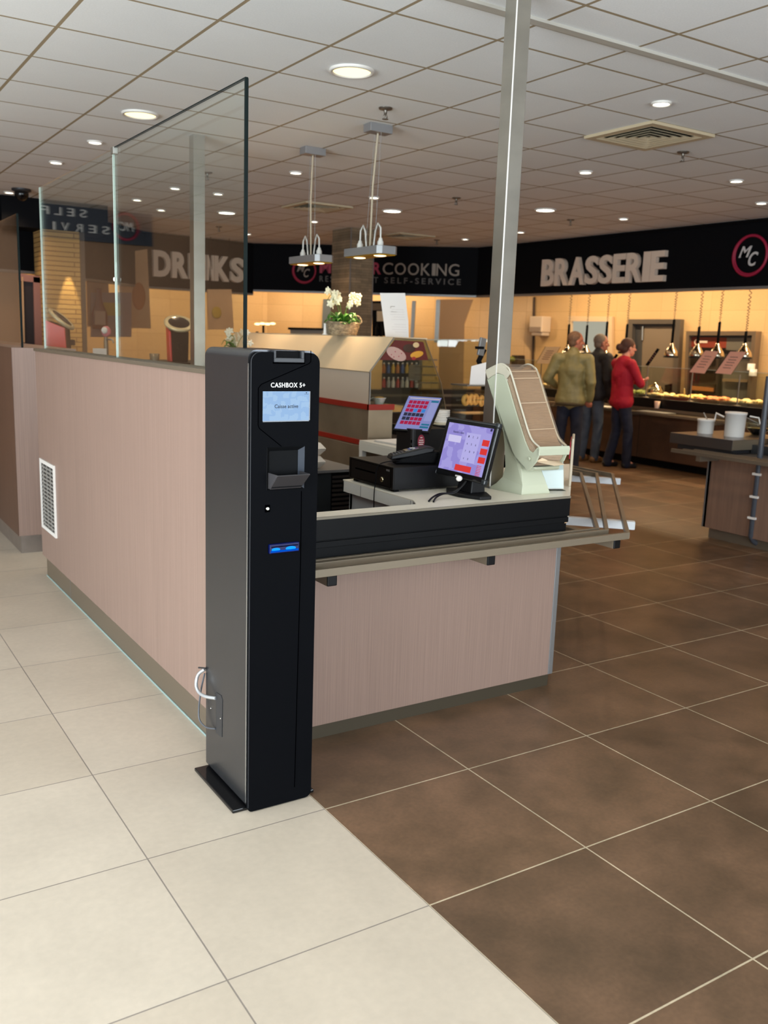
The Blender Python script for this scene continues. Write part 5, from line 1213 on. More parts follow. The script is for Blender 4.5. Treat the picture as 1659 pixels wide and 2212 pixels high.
# heat lamps
lamps = [((1236, 640), (1229, 700), 745, 0), ((1275, 645), (1268, 702), 745, 0), ((1317, 640), (1312, 695), 750, 0), ((1362, 635), (1355, 700), 735, 0), ((1463, 635), (1456, 690), 742, 1), ((1520, 630), (1510, 705), 742, 1), ((1562, 630), (1555, 695), 742, 1), ((1622, 630), (1612, 715), 742, 1)]
lb_ = ['leftmost hanging heat lamp, above the man in the olive jacket', 'second hanging heat lamp from the left, in front of the white window', 'third hanging heat lamp from the left, at the right half of the white window', 'fourth hanging heat lamp from the left with tightly coiled cord', 'heat lamp with chrome bell shade hanging in front of the grey door', 'heat lamp hanging at the left of the kitchen hatch', 'heat lamp hanging between the two pink menu sheets', 'rightmost hanging heat lamp, beside the right pink menu sheet']
LX = 8.40
chrome = mat('lamp_chrome', (214, 200, 176), .12, 1.0)
for (a, b_, yb2, sh), lb in zip(lamps, lb_):
    A = px(a[0], a[1], X=LX); B2 = px(b_[0], b_[1], X=LX); H1 = px(b_[0]-1, yb2, X=LX)
    y = (A.y*.3+B2.y*.7); A.y = y; B2.y = y; H1.y = y
    t = thing('heat_lamp', lb, 'heat lamp', (LX, y, H1.z-.18), 0, 'heat lamps on coiled cords')
    zt2 = 2.45; n = int((zt2-B2.z)/.010); P = []
    for i in range(n):
        f = i/(n-1); z = zt2+(B2.z-zt2)*f; ph = (f*f*9+f*6)*2*PI; r = .016; P.append((LX+r*math.cos(ph), y+r*math.sin(ph), z))
    part('hanging_wire', MB().tube([(LX, y, zt2), (LX, y, CZ)], .003, 5), M_blackm, t)
    part('coiled_cord', MB().tube(P, .0045, 5), mat('cord_brown', (46, 30, 20), .5), t)
    part('handle', MB().lathe([(.012, 0), (.018, .01), (.018, B2.z-H1.z-.01), (.010, B2.z-H1.z)], (LX, y, H1.z), 12), M_blackm, t)
    z = H1.z
    part('bell_shade', MB().lathe([(.095, -.17), (.098, -.165), (.085, -.11), (.05, -.06), (.028, -.03), (.024, 0), (.015, .0)], (LX, y, z), 24, caps=False), chrome, t)
    part('black_rim', MB().lathe([(.099, -.185), (.101, -.16), (.092, -.158)], (LX, y, z), 24, caps=False), M_black, t)
    part('bulb', MB().ell((LX, y, z-.12), .035, .035, .045), emis('heat_bulb', (255, 190, 22), 6), t)
    d = bpy.data.lights.new('heat_light', 'SPOT'); d.energy = 34; d.color = (1, .66, .36); d.spot_size = math.radians(110); d.spot_blend = .7; d.shadow_soft_size = .05
    o = bpy.data.objects.new('heat_light', d); COL.objects.link(o); o.parent = t; o.location = (0, 0, .02)
# menu stands
def menu_stand(quad_px, base_px, label, mt, X=8.10):
    P = [px(x, y, X=X) for x, y in quad_px]; zmid = sum(p.z for p in P)/4
    for p in P: p.x += (p.z-zmid)*.35
    b = px(*base_px, X=X); b.z = .896
    t = thing('menu_stand', label, 'menu stand', b, 0, 'menu stands on the brasserie counter')
    part('sheet', MB().prism(P, (.004, 0, 0)), mt, t)
    c = (P[2]+P[3])/2; c2 = (P[0]+P[1])/2
    part('frame', MB().bar(P[3]+Vector((.008, 0, 0)), P[0]+Vector((.008, 0, 0)), .02, .012, up=(1, 0, 0)).prism([p+Vector((.006, 0, 0)) for p in P], (.006, 0, 0)), M_blackm, t)
    part('pole', MB().tube([b, Vector((b.x, b.y, c.z))], .009, 8), M_steelk, t)
    part('foot', MB().lathe([(.05, 0), (.05, .008), (.01, .012)], b, 16), M_steelk, t)
    m = MB()
    for k in range(5):
        f = .25+.12*k; a_ = P[0].lerp(P[3], f).lerp(P[1].lerp(P[2], f), .25); e_ = P[0].lerp(P[3], f).lerp(P[1].lerp(P[2], f), .75)
        m.bar(a_-Vector((.003, 0, 0)), e_-Vector((.003, 0, 0)), .010, .001, up=(1, 0, 0))
    part('text_lines', m, mat('menu_ink', (150, 112, 104), .8), t)
menu_stand([(1174, 749), (1205, 749), (1191, 786), (1163, 785)], (1166, 840), 'cream menu sheet on a stand left of the olive jacket', mat('cream_sheet', (220, 190, 150), .8))
menu_stand([(1518, 757), (1547, 759), (1527, 807), (1494, 804)], (1490, 868), 'pink menu sheet on the left of the pair at the kitchen hatch', M_pink)
menu_stand([(1572, 759), (1606, 760), (1584, 809), (1550, 806)], (1592, 874), 'pink menu sheet on the right of the pair at the kitchen hatch', M_pink)
menu_stand([(1416, 753), (1420, 754), (1404, 790), (1399, 789)], (1394, 862), 'slanted menu stand seen nearly edge-on in front of the grey door', M_blackm)
menu_stand([(1327, 765), (1331, 767), (1316, 800), (1311, 799)], (1308, 856), 'slanted menu stand seen edge-on between the dark jacket and red sweater', M_blackm)
t = thing('sneeze_guard', 'clear glass screen along the brasserie counter', 'glass screen', (8.14, 6, .896))
part('pane', MB().box(8.135, 8.141, 3.2, 9.0, .90, 1.30), M_glassc, t); part('top_edge', MB().box(8.134, 8.142, 3.2, 9.0, 1.30, 1.304), M_edgel, t)
t = thing('cloche', 'clear domed cloche over food right of the red sweater', 'cloche', (8.38, 5.84, .94))
c = px(1413, 860, X=8.30)
part('dome', MB().lathe([(.12, 0), (.115, .06), (.08, .11), (.02, .135), (.02, .15), (.001, .16)], (8.30, c.y, .936), 24), chrome, t)
solo('paper_cup', MB().lathe([(.028, 0), (.038, .09), (.034, .09)], px(1418, 891, X=8.03).xy.to_3d()+Vector((0, 0, .776)), 18), mat('cup_white', (226, 190, 170), .6), 'white paper cup on the ledge before the glass', 'cup')
solo('serving_tray', MB().box(7.80, 8.0, px(1420, 890, X=7.9).y-.22, px(1420, 890, X=7.9).y+.25, .731, .742), M_alu, 'grey tray lying on the rail beneath the paper cup', 'tray', bevel=.004)
solo('serving_tray', MB().box(7.80, 8.0, px(1300, 878, X=7.9).y-.18, px(1300, 878, X=7.9).y+.18, .731, .742), M_paper, 'pale tray on the rail between the dark jacket and red sweater', 'tray', bevel=.004)

# ------------------------------------------------------------------ back wall of the brasserie (X = KX)
WX = KX-.004
def wq(pts, th=-.02, X=WX): return MB().prism([px(x, y, X=X) for x, y in pts], (th, 0, 0))
solo('wall_oven', wq([(1093, 655), (1141, 657), (1139, 766), (1092, 764)], -.05), M_blackm, 'tall black oven front on the tan wall right of the post', 'oven')
t = thing('oven_shelf', 'dark ledge with green salad bowl under the black oven', 'shelf', px(1115, 790, X=WX)); part('ledge', wq([(1085, 768), (1141, 768), (1141, 792), (1085, 792)], -.25), mat('ledge_dark', (44, 32, 26), .6), t)
part('salad', MB().ell(px(1105, 776, X=WX-.27), .12, .08, .05), foodm[3], t)
solo('wall_pipe', MB().tube([px(1154, 642, X=WX-.02), px(1149, 850, X=WX-.02)], .018, 8), mat('pipe_brown', (50, 30, 20), .5), 'thin dark vertical pipe on the tan wall beside the oven', 'pipe')
t = thing('towel_dispenser', 'white paper towel dispenser on the tan wall', 'dispenser', px(1177, 722, X=WX)); P = px(1162, 722, X=WX); Q = px(1192, 684, X=WX)
part('body', MB().box(WX-.22, WX, Q.y, P.y, P.z+.03, Q.z), mat('dispenser_white', (214, 196, 176), .45), t, .02)
part('lower_tray', MB().box(WX-.18, WX, Q.y+.02, P.y-.02, P.z-.03, P.z+.04), mat('dispenser_white', (214, 196, 176), .45), t, .02); part('window', MB().box(WX-.225, WX-.215, Q.y+.02, P.y-.02, P.z+.05, P.z+.12), mat('dispenser_grey', (150, 134, 122), .4), t)
w1 = MB(); F0 = [(1232, 683), (1327, 684), (1325, 798), (1231, 797)]; I0 = [(1239, 694), (1319, 695), (1317, 790), (1238, 789)]
for k in range(4): w1.prism([px(*F0[k], X=WX), px(*F0[(k+1) % 4], X=WX), px(*I0[(k+1) % 4], X=WX), px(*I0[k], X=WX)], (-.05, 0, 0))
o = struct('window_1', w1, mat('window_frame_cream', (214, 186, 150), .5))
g = struct('window_pane', wq([(1239, 694), (1319, 695), (1317, 790), (1238, 789)], -.01), emis('bright_room', (212, 208, 186), .62), 0, o)
d1 = MB(); F0 = [(1365, 690), (1478, 690), (1466, 900), (1356, 900)]; I0 = [(1374, 700), (1467, 700), (1456, 900), (1366, 900)]
for k in (0, 1, 3): d1.prism([px(*F0[k], X=WX), px(*F0[(k+1) % 4], X=WX), px(*I0[(k+1) % 4], X=WX), px(*I0[k], X=WX)], (-.08, 0, 0))
o = struct('door_1', d1, mat('door_frame_metal', (116, 110, 104), .35, .6))
struct('door_leaf', wq([(1391, 706), (1463, 706), (1453, 900), (1384, 900)], -.02), mat('door_grey', (122, 108, 92), .5), 0, o)
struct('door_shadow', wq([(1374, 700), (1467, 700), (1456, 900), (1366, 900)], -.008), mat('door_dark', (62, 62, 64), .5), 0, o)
struct('door_handle', MB().tube([px(1388, 705, X=WX-.03), px(1387, 735, X=WX-.03)], .018, 8), M_steel, 0, o)
solo('wall_box', wq([(1444, 832), (1462, 828), (1460, 842), (1443, 846)], -.08), M_blackm, 'small dark box mounted beside the grey door', 'box')
# kitchen hatch
h1 = MB(); F0 = [(1494, 716), (1645, 716), (1628, 905), (1487, 905)]; I0 = [(1500, 725), (1636, 725), (1621, 905), (1493, 905)]
for k in (0, 1, 3): h1.prism([px(*F0[k], X=WX), px(*F0[(k+1) % 4], X=WX), px(*I0[(k+1) % 4], X=WX), px(*I0[k], X=WX)], (-.12, 0, 0))
hs = struct('window_2', h1, mat('hatch_steel', (150, 134, 116), .35, .7))
struct('hatch_back', wq(I0, -.006), mat('hatch_dark', (66, 58, 50), .6), 0, hs)
t = thing('kitchen_oven', 'stacked steel oven seen through the kitchen hatch behind the left pink sheet', 'oven', px(1530, 880, X=WX))
part('body', wq([(1499, 760), (1560, 760), (1556, 880), (1496, 880)], -.08), mat('oven_body', (84, 72, 60), .4, .4), t)
for a_, b_ in ((768, 790), (800, 822), (830, 850)): part('door', wq([(1503, a_), (1555, a_), (1553, b_), (1501, b_)], -.10), mat('oven_glass', (30, 24, 20), .15), t)
part('shelf_glow', wq([(1503, 833), (1552, 838), (1551, 846), (1502, 842)], -.11), mat('shelf_bread', (190, 120, 60), .5), t)
t = thing('hatch_signboard', 'maroon signboard above the oven inside the kitchen hatch', 'sign', px(1537, 750, X=WX)); part('board', wq([(1500, 728), (1576, 730), (1574, 752), (1499, 750)], -.06), mat('board_maroon', (128, 50, 34), .5), t)
part('symbol', MB().torus(px(1505, 739, X=WX-.07), .035, .006, Matrix.Rotation(PI/2, 3, 'Y')), M_letter, t); part('lettering', text_mb('brasserie', px(1512, 743, X=WX-.062), px(1534, 743, X=WX-.062)-px(1512, 743, X=WX-.062), (0, 0, .05), .004), M_letter, t) if False else part('light_strip', wq([(1512, 736), (1534, 736), (1534, 741), (1512, 741)], -.066), M_letter, t)
t = thing('kitchen_unit', 'grey steel kitchen unit at the right inside the hatch', 'kitchen unit', px(1600, 890, X=WX)); part('upper', wq([(1576, 730), (1634, 730), (1631, 760), (1574, 756)], -.06), mat('unit_grey', (120, 116, 106), .4, .4), t)
part('lower', wq([(1570, 780), (1628, 780), (1622, 880), (1566, 880)], -.07), mat('unit_grey', (120, 116, 106), .4, .4), t); part('shelf', wq([(1572, 818), (1626, 820), (1626, 826), (1572, 824)], -.12), mat('unit_shelf', (150, 126, 98), .4, .3), t)
for k, (x, y) in enumerate(((1622, 800), (1626, 812), (1598, 770))): solo('kitchen_pot', MB().lathe([(.05, 0), (.05, .09), (.045, .09)], px(x, y, X=WX-.14), 14), M_whitep if k < 2 else M_dark, ['upper white pot at the right inside the hatch', 'lower white pot at the right inside the hatch', 'dark pot beneath the signboard in the hatch'][k], 'pot')

# ------------------------------------------------------------------ things under the MASTERCOOKING fascia (behind the case)
NB = Vector((1, 1, 0)).normalized(); PB = Vector((7.9, 9.9, 0)); 
def bq(pts, off=0.0, th=.03):
    P = PB+NB*off; return MB().prism([pxp(x, y, P, NB) for x, y in pts], NB*th)
def bsolo(name, pts, mt, label, cat, off=0.0, th=.03): return solo(name, bq(pts, off, th), mt, label, cat)
bsolo('steel_column', [(942, 647), (951, 647), (947, 740), (938, 740)], M_steel, 'narrow bright steel column left of the tall post under the fascia', 'column', .6, .08)
bsolo('steel_column', [(890, 650), (898, 650), (893, 735), (886, 735)], M_steel, 'narrow steel column just right of the folded notice', 'column', .9, .06)
bsolo('beige_screen', [(951, 647), (1022, 647), (1003, 700), (1000, 860), (946, 860)], mat('screen_brown', (170, 136, 100), .6), 'brownish beige partition right of the bright steel column', 'partition', .55, .03)
bsolo('doorway_column', [(698, 646), (719, 646), (716, 730), (694, 730)], mat('column_bluegrey', (84, 92, 98), .5), 'blue-grey column left of the stone pillar', 'column', 1.2, .1)
t = thing('wall_shelf', 'dark shelf with hooks on the wall under the fascia left of the basket', 'shelf', pxp(575, 655, PB+NB*1.5, NB))
part('board', bq([(548, 646), (606, 651), (606, 656), (548, 652)], 1.5, .2), M_dark, t)
t = thing('black_shelf_unit', 'black shelf unit with bottles between pillar and notice', 'shelf unit', pxp(822, 728, PB, NB))
part('frame', bq([(804, 650), (838, 650), (840, 726), (804, 726)], .3, .05), M_blackm, t)
part('light_box', bq([(814, 672), (832, 672), (832, 694), (814, 694)], .27, .02), mat('light_box', (226, 206, 170), .5), t)
part('wall_part', bq([(804, 655), (830, 655), (830, 670), (804, 670)], .28, .02), mat('shelf_tan', (120, 100, 76), .6), t)
for k in range(2): solo('dark_bottle', MB().lathe([(.03, 0), (.03, .14), (.012, .19), (.012, .23)], pxp(814+k*9, 727, PB+NB*.2, NB)+Vector((0, 0, .0)), 12), M_blackm, ['dark bottle just right of the stone pillar', 'second dark bottle right of the stone pillar'][k], 'bottle')
bsolo('serving_screen', [(626, 710), (698, 712), (696, 722), (628, 722)], mat('pale_grey_glass', (150, 150, 144), .3), 'pale grey glass top in a black frame left of the basket', 'glass top', .3, .03)
bsolo('black_ledge', [(622, 707), (700, 709), (700, 713), (622, 712)], M_blackm, 'black bar above the pale grey glass top left of the basket', 'ledge', .25, .05)
t = thing('cluster_lamp', 'bright cluster of small lamps left of the basket above the hood', 'lamp', pxp(570, 735, PB, NB)); part('pole', MB().tube([pxp(569, 740, PB, NB)*1.0, pxp(569, 703, PB, NB)], .02, 8).tube([Vector((pxp(569, 740, PB, NB).x, pxp(569, 740, PB, NB).y, 0)), pxp(569, 740, PB, NB)], .02, 8), M_blackm, t)
for k in range(4): part('bulb', MB().ell(pxp(556+k*11, 700-(k % 2), PB, NB), .05, .05, .02), emis('cluster_bulb', (255, 224, 160), 3), t)
t = thing('slanted_card', 'dark slanted card on a thin stand just above the kiosk', 'card', pxp(547, 748, PB-NB*2, NB)); part('card', bq([(553, 716), (558, 716), (547, 748), (541, 748)], -2.0, .02), mat('card_dark', (70, 60, 54), .5), t)
p = pxp(544, 747, PB-NB*1.98, NB); part('stand', MB().tube([Vector((p.x, p.y, 0)), p], .012, 8), M_dark, t)
# dark counter and shelves below the fascia seen through and beside the case
t = thing('drinks_counter', 'dark drinks counter with lit shelf edges behind the bakery case', 'counter', pxp(900, 900, PB, NB))
part('body', bq([(690, 842), (1075, 842), (1075, 975), (690, 975)], 0.05, .4), mat('counter_brown', (48, 34, 26), .5), t)
part('lit_edge', bq([(690, 852), (1075, 852), (1075, 857), (690, 857)], -.23, .03), M_steelk, t); part('lit_edge', bq([(690, 872), (1075, 874), (1075, 878), (690, 876)], -.23, .03), M_steelk, t)
part('upper_glass', bq([(850, 735), (1060, 735), (1060, 842), (850, 842)], -.18, .005), M_glassc, t); part('glass_edge', bq([(850, 733), (1060, 733), (1060, 735), (850, 735)], -.19, .01), M_edgel, t)
bsolo('drinks_fridge', [(826, 775), (906, 775), (904, 842), (824, 842)], mat('fridge_dark', (40, 34, 30), .3), 'dark drinks fridge with bottles seen through the case end glass', 'fridge', -.3, .3)
rnd = random.Random(3); bc = [(200, 120, 40), (230, 226, 220), (60, 90, 160), (190, 60, 50), (220, 180, 60), (180, 180, 180)]
for r in range(2):
    for k in range(8):
        p = pxp(829+k*10, 806+r*31, PB-NB*.42, NB); cc = bc[(k*2+r*3) % 6]
        b = thing('drink_bottle', ['upper', 'lower'][r]+' shelf drink bottle in the dark fridge, number %d from the left' % (k+1) if False else 'drink bottle on the %s fridge shelf, %s, seen through the case glass' % (['upper', 'lower'][r], ['leftmost', 'second from left', 'third from left', 'fourth from left', 'fourth from right', 'third from right', 'second from right', 'rightmost'][k]), 'bottle', p, 0, 'bottles in the drinks fridge')
        part('glass', MB().lathe([(.030, 0), (.031, .09), (.014, .13), (.013, .15)], p, 10), mat('bottle_%d' % ((k*2+r*3) % 6), cc, .3), b); part('cap', MB().lathe([(.015, .15), (.015, .17)], p, 10), M_whitep, b)
t = thing('wire_rack', 'pale metal rack right of the fridge seen through the case glass', 'rack', pxp(915, 842, PB, NB)); part('side', bq([(884, 788), (908, 788), (908, 822), (882, 822)], -.45, .02), mat('rack_grey', (150, 140, 124), .4), t)
for y in (775, 790, 808, 825): part('shelf', bq([(895, y), (945, y+1), (945, y+4), (895, y+3)], -.5, .02), M_steelk, t)

# ================================================================== RIGHT HAND ISLAND
IX = 4.95
t = thing('serving_island', 'brown laminate island with thick steel top at the right edge', 'island', (5.3, 2.0, 0))
isl = mat('island_laminate', (128, 100, 84), .45, var=.10, vscale=7, vstretch=(7, 7, .3))
part('panel', MB().box(IX, IX+.03, 1.955, 2.43, .085, .70), isl, t); part('panel', MB().box(IX, 6.2, 2.40, 2.43, .085, .70), isl, t)
part('panel', MB().box(IX-.03, IX+.02, .2, 1.93, .085, .70), isl, t)
part('corner_trim', MB().box(IX-.004, IX+.008, 2.422, 2.434, .085, .70), M_alu, t)
part('kick_plate', MB().box(IX+.03, IX+.06, .2, 2.38, 0, .085), M_steelk, t)
part('steel_top', MB().box(IX+.01, 5.75, 2.225, 2.86, .745, .832), mat('top_steel_grey', (112, 108, 106), .3, .8), t, .003)
part('side_plate', MB().box(IX+.012, 5.4, 2.2225, 2.226, .75, .828), M_steelh, t)
part('inner_top', MB().box(IX, 6.2, .2, 2.225, .70, .72), M_dark, t)
part('support', MB().box(5.0, 5.6, 2.25, 2.80, .70, .745), M_dark, t)
t = thing('tray_rail', 'tray slide bars on the island at the right edge', 'tray rail', (4.8, 1.9, .66))
for k in range(3): part('rail', MB().box(4.70+.08*k, 4.72+.08*k, .3, 2.62-.05*k, .70, .73), M_steelk, t, .001)
for y in (2.35, 1.60): part('bracket', MB().box(4.71, IX, y-.02, y+.02, .655, .70), M_steelk, t)
t = thing('grey_drain_pipe', 'dark grey vertical pipe with white clips on the island front', 'pipe', (4.93, 1.94, 0))
pp_ = mat('pipe_grey', (70, 74, 82), .35)
part('pipe', MB().tube([(4.99, 1.93, .04), (4.96, 1.94, .06), (4.925, 1.94, .10), (4.925, 1.94, .9), (4.925, 1.94, 1.36)], .022, 14), pp_, t)
for z in (.24, .41, .59): part('clip', MB().box(4.90, 4.95, 1.905, 1.975, z, z+.018), M_whitep, t)
def tub(x, y, r, h, label, spoon=True):
    t = thing('white_tub', label, 'tub', (x, y, .832), 0, 'white tubs on the island')
    part('tub', MB().lathe([(r*.93, 0), (r*.98, h-.02), (r*1.04, h-.018), (r*1.04, h), (r*.95, h), (r*.95, h-.01), (.001, h-.012)], (x, y, .832), 30), M_whitep, t)
    return t
a = px(1521, 937, Z=.832); t1 = tub(a.x+.05, a.y+.03, .072, .125, 'short white round tub on the steel island top')
part('spoon', MB().tube([(a.x+.06, a.y+.03, .95), (a.x+.03, a.y+.05, 1.01)], .006, 6), M_steel, t1)
a = px(1582, 944, Z=.832); t2 = tub(a.x+.06, a.y+.03, .086, .205, 'tall white round tub on the steel island top')
part('handle', MB().tube([(a.x+.12, a.y-.06, 1.01), (a.x+.16, a.y-.12, 1.0), (a.x+.17, a.y-.13, .95)], .007, 6), M_whitep, t2)
part('ladle', MB().tube([(a.x, a.y+.10, .99), (a.x-.03, a.y+.16, 1.02), (a.x-.03, a.y+.17, .96)], .008, 6), M_whitep, t2)
a = px(1620, 940, Z=.832)
t = thing('salad_bowl', 'glass bowl with dark contents behind the tall white tub', 'bowl', (a.x+.1, a.y, .832)); part('bowl', MB().lathe([(.05, 0), (.10, .06), (.13, .12), (.125, .12), (.09, .06)], (a.x+.1, a.y, .832), 26), M_glassc, t)
part('contents', MB().lathe([(.045, .005), (.09, .055), (.001, .06)], (a.x+.1, a.y, .832), 20), M_blackm, t); part('tongs', MB().tube([(a.x+.1, a.y, .93), (a.x+.02, a.y+.14, 1.0)], .006, 6), M_steel, t)
a = px(1660, 960, Z=.80)
t = thing('grey_base_block', 'dark grey block holding the stack of bowls at the right edge', 'block', (a.x+.1, a.y-.05, .72)); part('block', MB().box(a.x-.08, a.x+.30, a.y-.25, a.y+.10, .72, .79), M_dark, t)
for k in range(6): solo('white_bowl', MB().lathe([(.045, 0), (.085, .045), (.09, .06), (.083, .058), (.04, .01)], (a.x+.06, a.y-.06, .791+k*.028), 22), M_whitep, 'white bowl in the stack at the right edge, '+['lowest', 'second from the bottom', 'third from the bottom', 'third from the top', 'second from the top', 'topmost'][k], 'bowl', 'bowls stacked at the right edge')

# ================================================================== PEOPLE
def h0(j, S, jlen): return j['hip']+Vector((0, 0, .03-jlen))*S
def person(label, loc, rz, S, J, cloth, trouser, shoe, hairc, hair='short', skin=(206, 150, 122), glasses=False, fem=False, jlen=0.0, crossed=False):
    root = thing('person', label, 'person', loc, rz)
    V = lambda *a: Vector(a)*S
    j = {k: Vector(v)*S for k, v in J.items() if len(v) == 3}
    sk = mat('skin_%d_%d' % (skin[0], skin[1]), skin, .55)
    b = MB()
    hd = j['head']; nk = j['neck']; ha = J.get('turn', 0)
    hr = Matrix.Rotation(math.radians(J['headturn'][0]), 3, 'Z')
    T = lambda x, y, z: hd+hr @ (Vector((x, y, z))*S)
    b.ell(T(0, -.008, .035), .074*S, .092*S, .092*S, 18, 14, hr); b.ell(T(0, .018, -.035), .058*S, .070*S, .075*S, 16, 12, hr); b.ell(T(0, .052, -.082), .030*S, .026*S, .024*S, 12, 8, hr)
    b.cap(T(0, .086, .018), T(0, .106, -.022), .009*S, .014*S); b.ell(T(0, .083, -.055), .024*S, .012*S, .007*S, 10, 6, hr); b.ell(T(0, .080, -.068), .020*S, .010*S, .006*S, 10, 6, hr)
    for s in (-1, 1):
        b.ell(T(s*.076, -.005, -.005), .010*S, .020*S, .032*S, 10, 8, hr); b.ell(T(s*.03, .075, .035), .020*S, .012*S, .007*S, 10, 6, hr); b.ell(T(s*.04, .055, -.02), .022*S, .022*S, .018*S, 10, 6, hr)
    b.cap(nk-Vector((0, 0, .03*S)), T(0, -.02, -.06), .058*S, .052*S)
    b.cap(j['neck']-V(0, 0, .06), j['hip']+V(0, 0, .1), .08*S, .10*S); b.cap(j['hip']+V(-.06, 0, .0), j['hip']+V(.06, 0, .0), .07*S, .07*S)
    for s in 'LR':
        sg = -1 if s == 'L' else 1
        b.cap(j['neck']-V(0, 0, .08), j['sh'+s], .05*S, .045*S); b.cap(j['sh'+s], j['el'+s], .044*S, .036*S); b.cap(j['el'+s], j['wr'+s], .035*S, .025*S)
        b.cap(j['hip']+V(sg*.085, 0, 0), j['kn'+s], .075*S, .052*S); b.cap(j['kn'+s], j['an'+s], .048*S, .036*S); b.cap(j['an'+s], j['an'+s]+V(0, .12, -.045), .036*S, .025*S)
        # hand: palm, four curled fingers and thumb
        w = j['wr'+s]; d = (w-j['el'+s]).normalized(); side = d.cross(Vector((0, 0, 1)));
        if side.length < .2: side = Vector((0, 1, 0))
        side.normalize(); nrm = side.cross(d).normalized()
        pc = w+d*.045*S
        b.cap(w, pc, .024*S, .026*S); b.cap(pc-side*.020*S, pc+side*.020*S, .018*S, .018*S)
        for k, ln in enumerate((.030, .036, .034, .026)):
            o1 = pc+side*(-.027+.018*k)*S+d*.022*S; o2 = o1+(d*.9+nrm*.4)*ln*S; o3 = o2+(d*.2+nrm*1.0)*ln*.8*S
            b.cap(o1, o2, .0095*S, .009*S); b.cap(o2, o3, .009*S, .0075*S)
        o1 = pc-side*.03*S-d*.02*S; o2 = o1+(-side*.5+d*.7+nrm*.3).normalized()*.035*S; b.cap(o1, o2, .012*S, .010*S); b.cap(o2, o2+(d+nrm*.4).normalized()*.022*S, .010*S, .009*S)
    remesh(part('body', b, sk, root, local=True), .007, 3)
    m = MB()
    for s in (-1, 1): m.ell(T(s*.030, .080, .018), .010*S, .006*S, .006*S, 10, 6, hr)
    part('eyes', m, M_whitep, root, local=True)
    # top garment
    c = MB(); cw = 1.0
    c.cap(j['neck']-V(0, .005, .075), j['chest'], .115*S*cw, .150*S*cw); c.cap(j['chest']+V(-.055, 0, 0), j['waist']+V(-.05, 0, 0), .125*S*cw, .118*S*cw); c.cap(j['chest']+V(.055, 0, 0), j['waist']+V(.05, 0, 0), .125*S*cw, .118*S*cw)
    c.cap(j['waist']+V(-.055, 0, 0), j['hip']+V(-.06, 0, .05-jlen), .118*S, .120*S); c.cap(j['waist']+V(.055, 0, 0), j['hip']+V(.06, 0, .05-jlen), .118*S, .120*S)
    c.cap(j['waist'], h0(j, S, jlen), .125*S, .135*S); c.cap(h0(j, S, jlen)-V(.07, 0, 0), h0(j, S, jlen)+V(.07, 0, 0), .125*S, .125*S)
    if fem: c.ell(j['chest']+V(-.07, .09, -.02), .07*S, .06*S, .065*S); c.ell(j['chest']+V(.07, .09, -.02), .07*S, .06*S, .065*S)
    aw = 1.0 if fem else 1.18
    for s in 'LR':
        c.cap(j['neck']-V(0, 0, .10), j['sh'+s], .085*S, .070*S*aw); c.cap(j['sh'+s], j['el'+s], .068*S*aw, .054*S*aw); c.cap(j['el'+s], j['wr'+s]-(j['wr'+s]-j['el'+s]).normalized()*.02*S, .053*S*aw, .040*S*aw)
    if not fem: c.cap(nk-V(0, .0, .03), nk+V(0, 0, .005), .075*S, .070*S)
    remesh(part('sweater' if fem else 'jacket', c, cloth, root, local=True), .011, 4, (.016, .09))
    h = j['hip']
    if label.startswith('man in an olive'):
        mm_ = MB(); n = 30
        P = [(h.x+.165*S*math.cos(2*PI*i/n), h.y+.125*S*math.sin(2*PI*i/n), h.z-.085*S) for i in range(n)]
        mm_.tube(P, .022*S, 8, closed=True); part('waistband', mm_, mat('jacket_band', (70, 58, 36), .8), root, local=True)
    # trousers
    q = MB(); q.cap(h+V(-.06, 0, .0), h+V(.06, 0, .0), .100*S, .100*S)
    for s in 'LR':
        sg = -1 if s == 'L' else 1
        q.cap(h+V(sg*.072, -.005, -.03), j['kn'+s], .092*S, .070*S); q.cap(j['kn'+s], j['an'+s]+V(0, -.01, -.03), .069*S, .064*S if fem else .060*S)
    remesh(part('trousers', q, trouser, root, local=True), .011, 3, (.014, .07))
    for s in 'LR':
        a = j['an'+s]; sm = MB()
        dr = Matrix.Rotation(math.radians(J.get('foot'+s, (0,))[0]), 3, 'Z')
        f = lambda x, y, z: Vector((a.x, a.y, 0))+dr @ (Vector((x, y, z))*S)
        sm.cap(f(0, -.04, .045), f(0, .13, .034), .044*S, .036*S); sm.cap(f(0, -.03, .06), a+V(0, 0, .01), .040*S, .042*S) if not fem else None
        sm.cap(f(-.012, -.045, .022), f(-.01, .14, .022), .026*S, .026*S); sm.cap(f(.012, -.045, .022), f(.015, .13, .022), .026*S, .026*S)
        remesh(part('shoe', sm, shoe, root, local=True), .008, 3)
    # hair
    H_ = MB()
    if hair == 'bun':
        H_.ell(T(0, -.022, .048), .086*S, .098*S, .092*S, 20, 14, hr); H_.ell(T(0, -.06, -.005), .070*S, .062*S, .07*S, 16, 10, hr); H_.ell(T(0, -.135, .01), .045*S, .045*S, .05*S, 16, 10, hr)
    else:
        H_.ell(T(0, -.026, .050), .080*S, .090*S, .086*S, 20, 14, hr); H_.ell(T(0, -.050, -.010), .068*S, .052*S, .062*S, 16, 10, hr)
    remesh(part('hair', H_, mat('hair_%d' % hairc[0], hairc, .7, var=.25, vscale=60), root, local=True), .007, 3)
    if glasses:
        g = MB()
        for s in (-1, 1):
            g.torus(T(s*.032, .098, .018), .024*S, .002*S, hr @ Matrix.Rotation(PI/2, 3, 'X'), 20, 6, 1); g.tube([T(s*.056, .095, .020), T(s*.080, .0, .015)], .002*S, 6)
        g.tube([T(-.01, .100, .020), T(.01, .100, .020)], .002*S, 6)
        part('glasses', g, M_blackm, root, local=True)
    return root
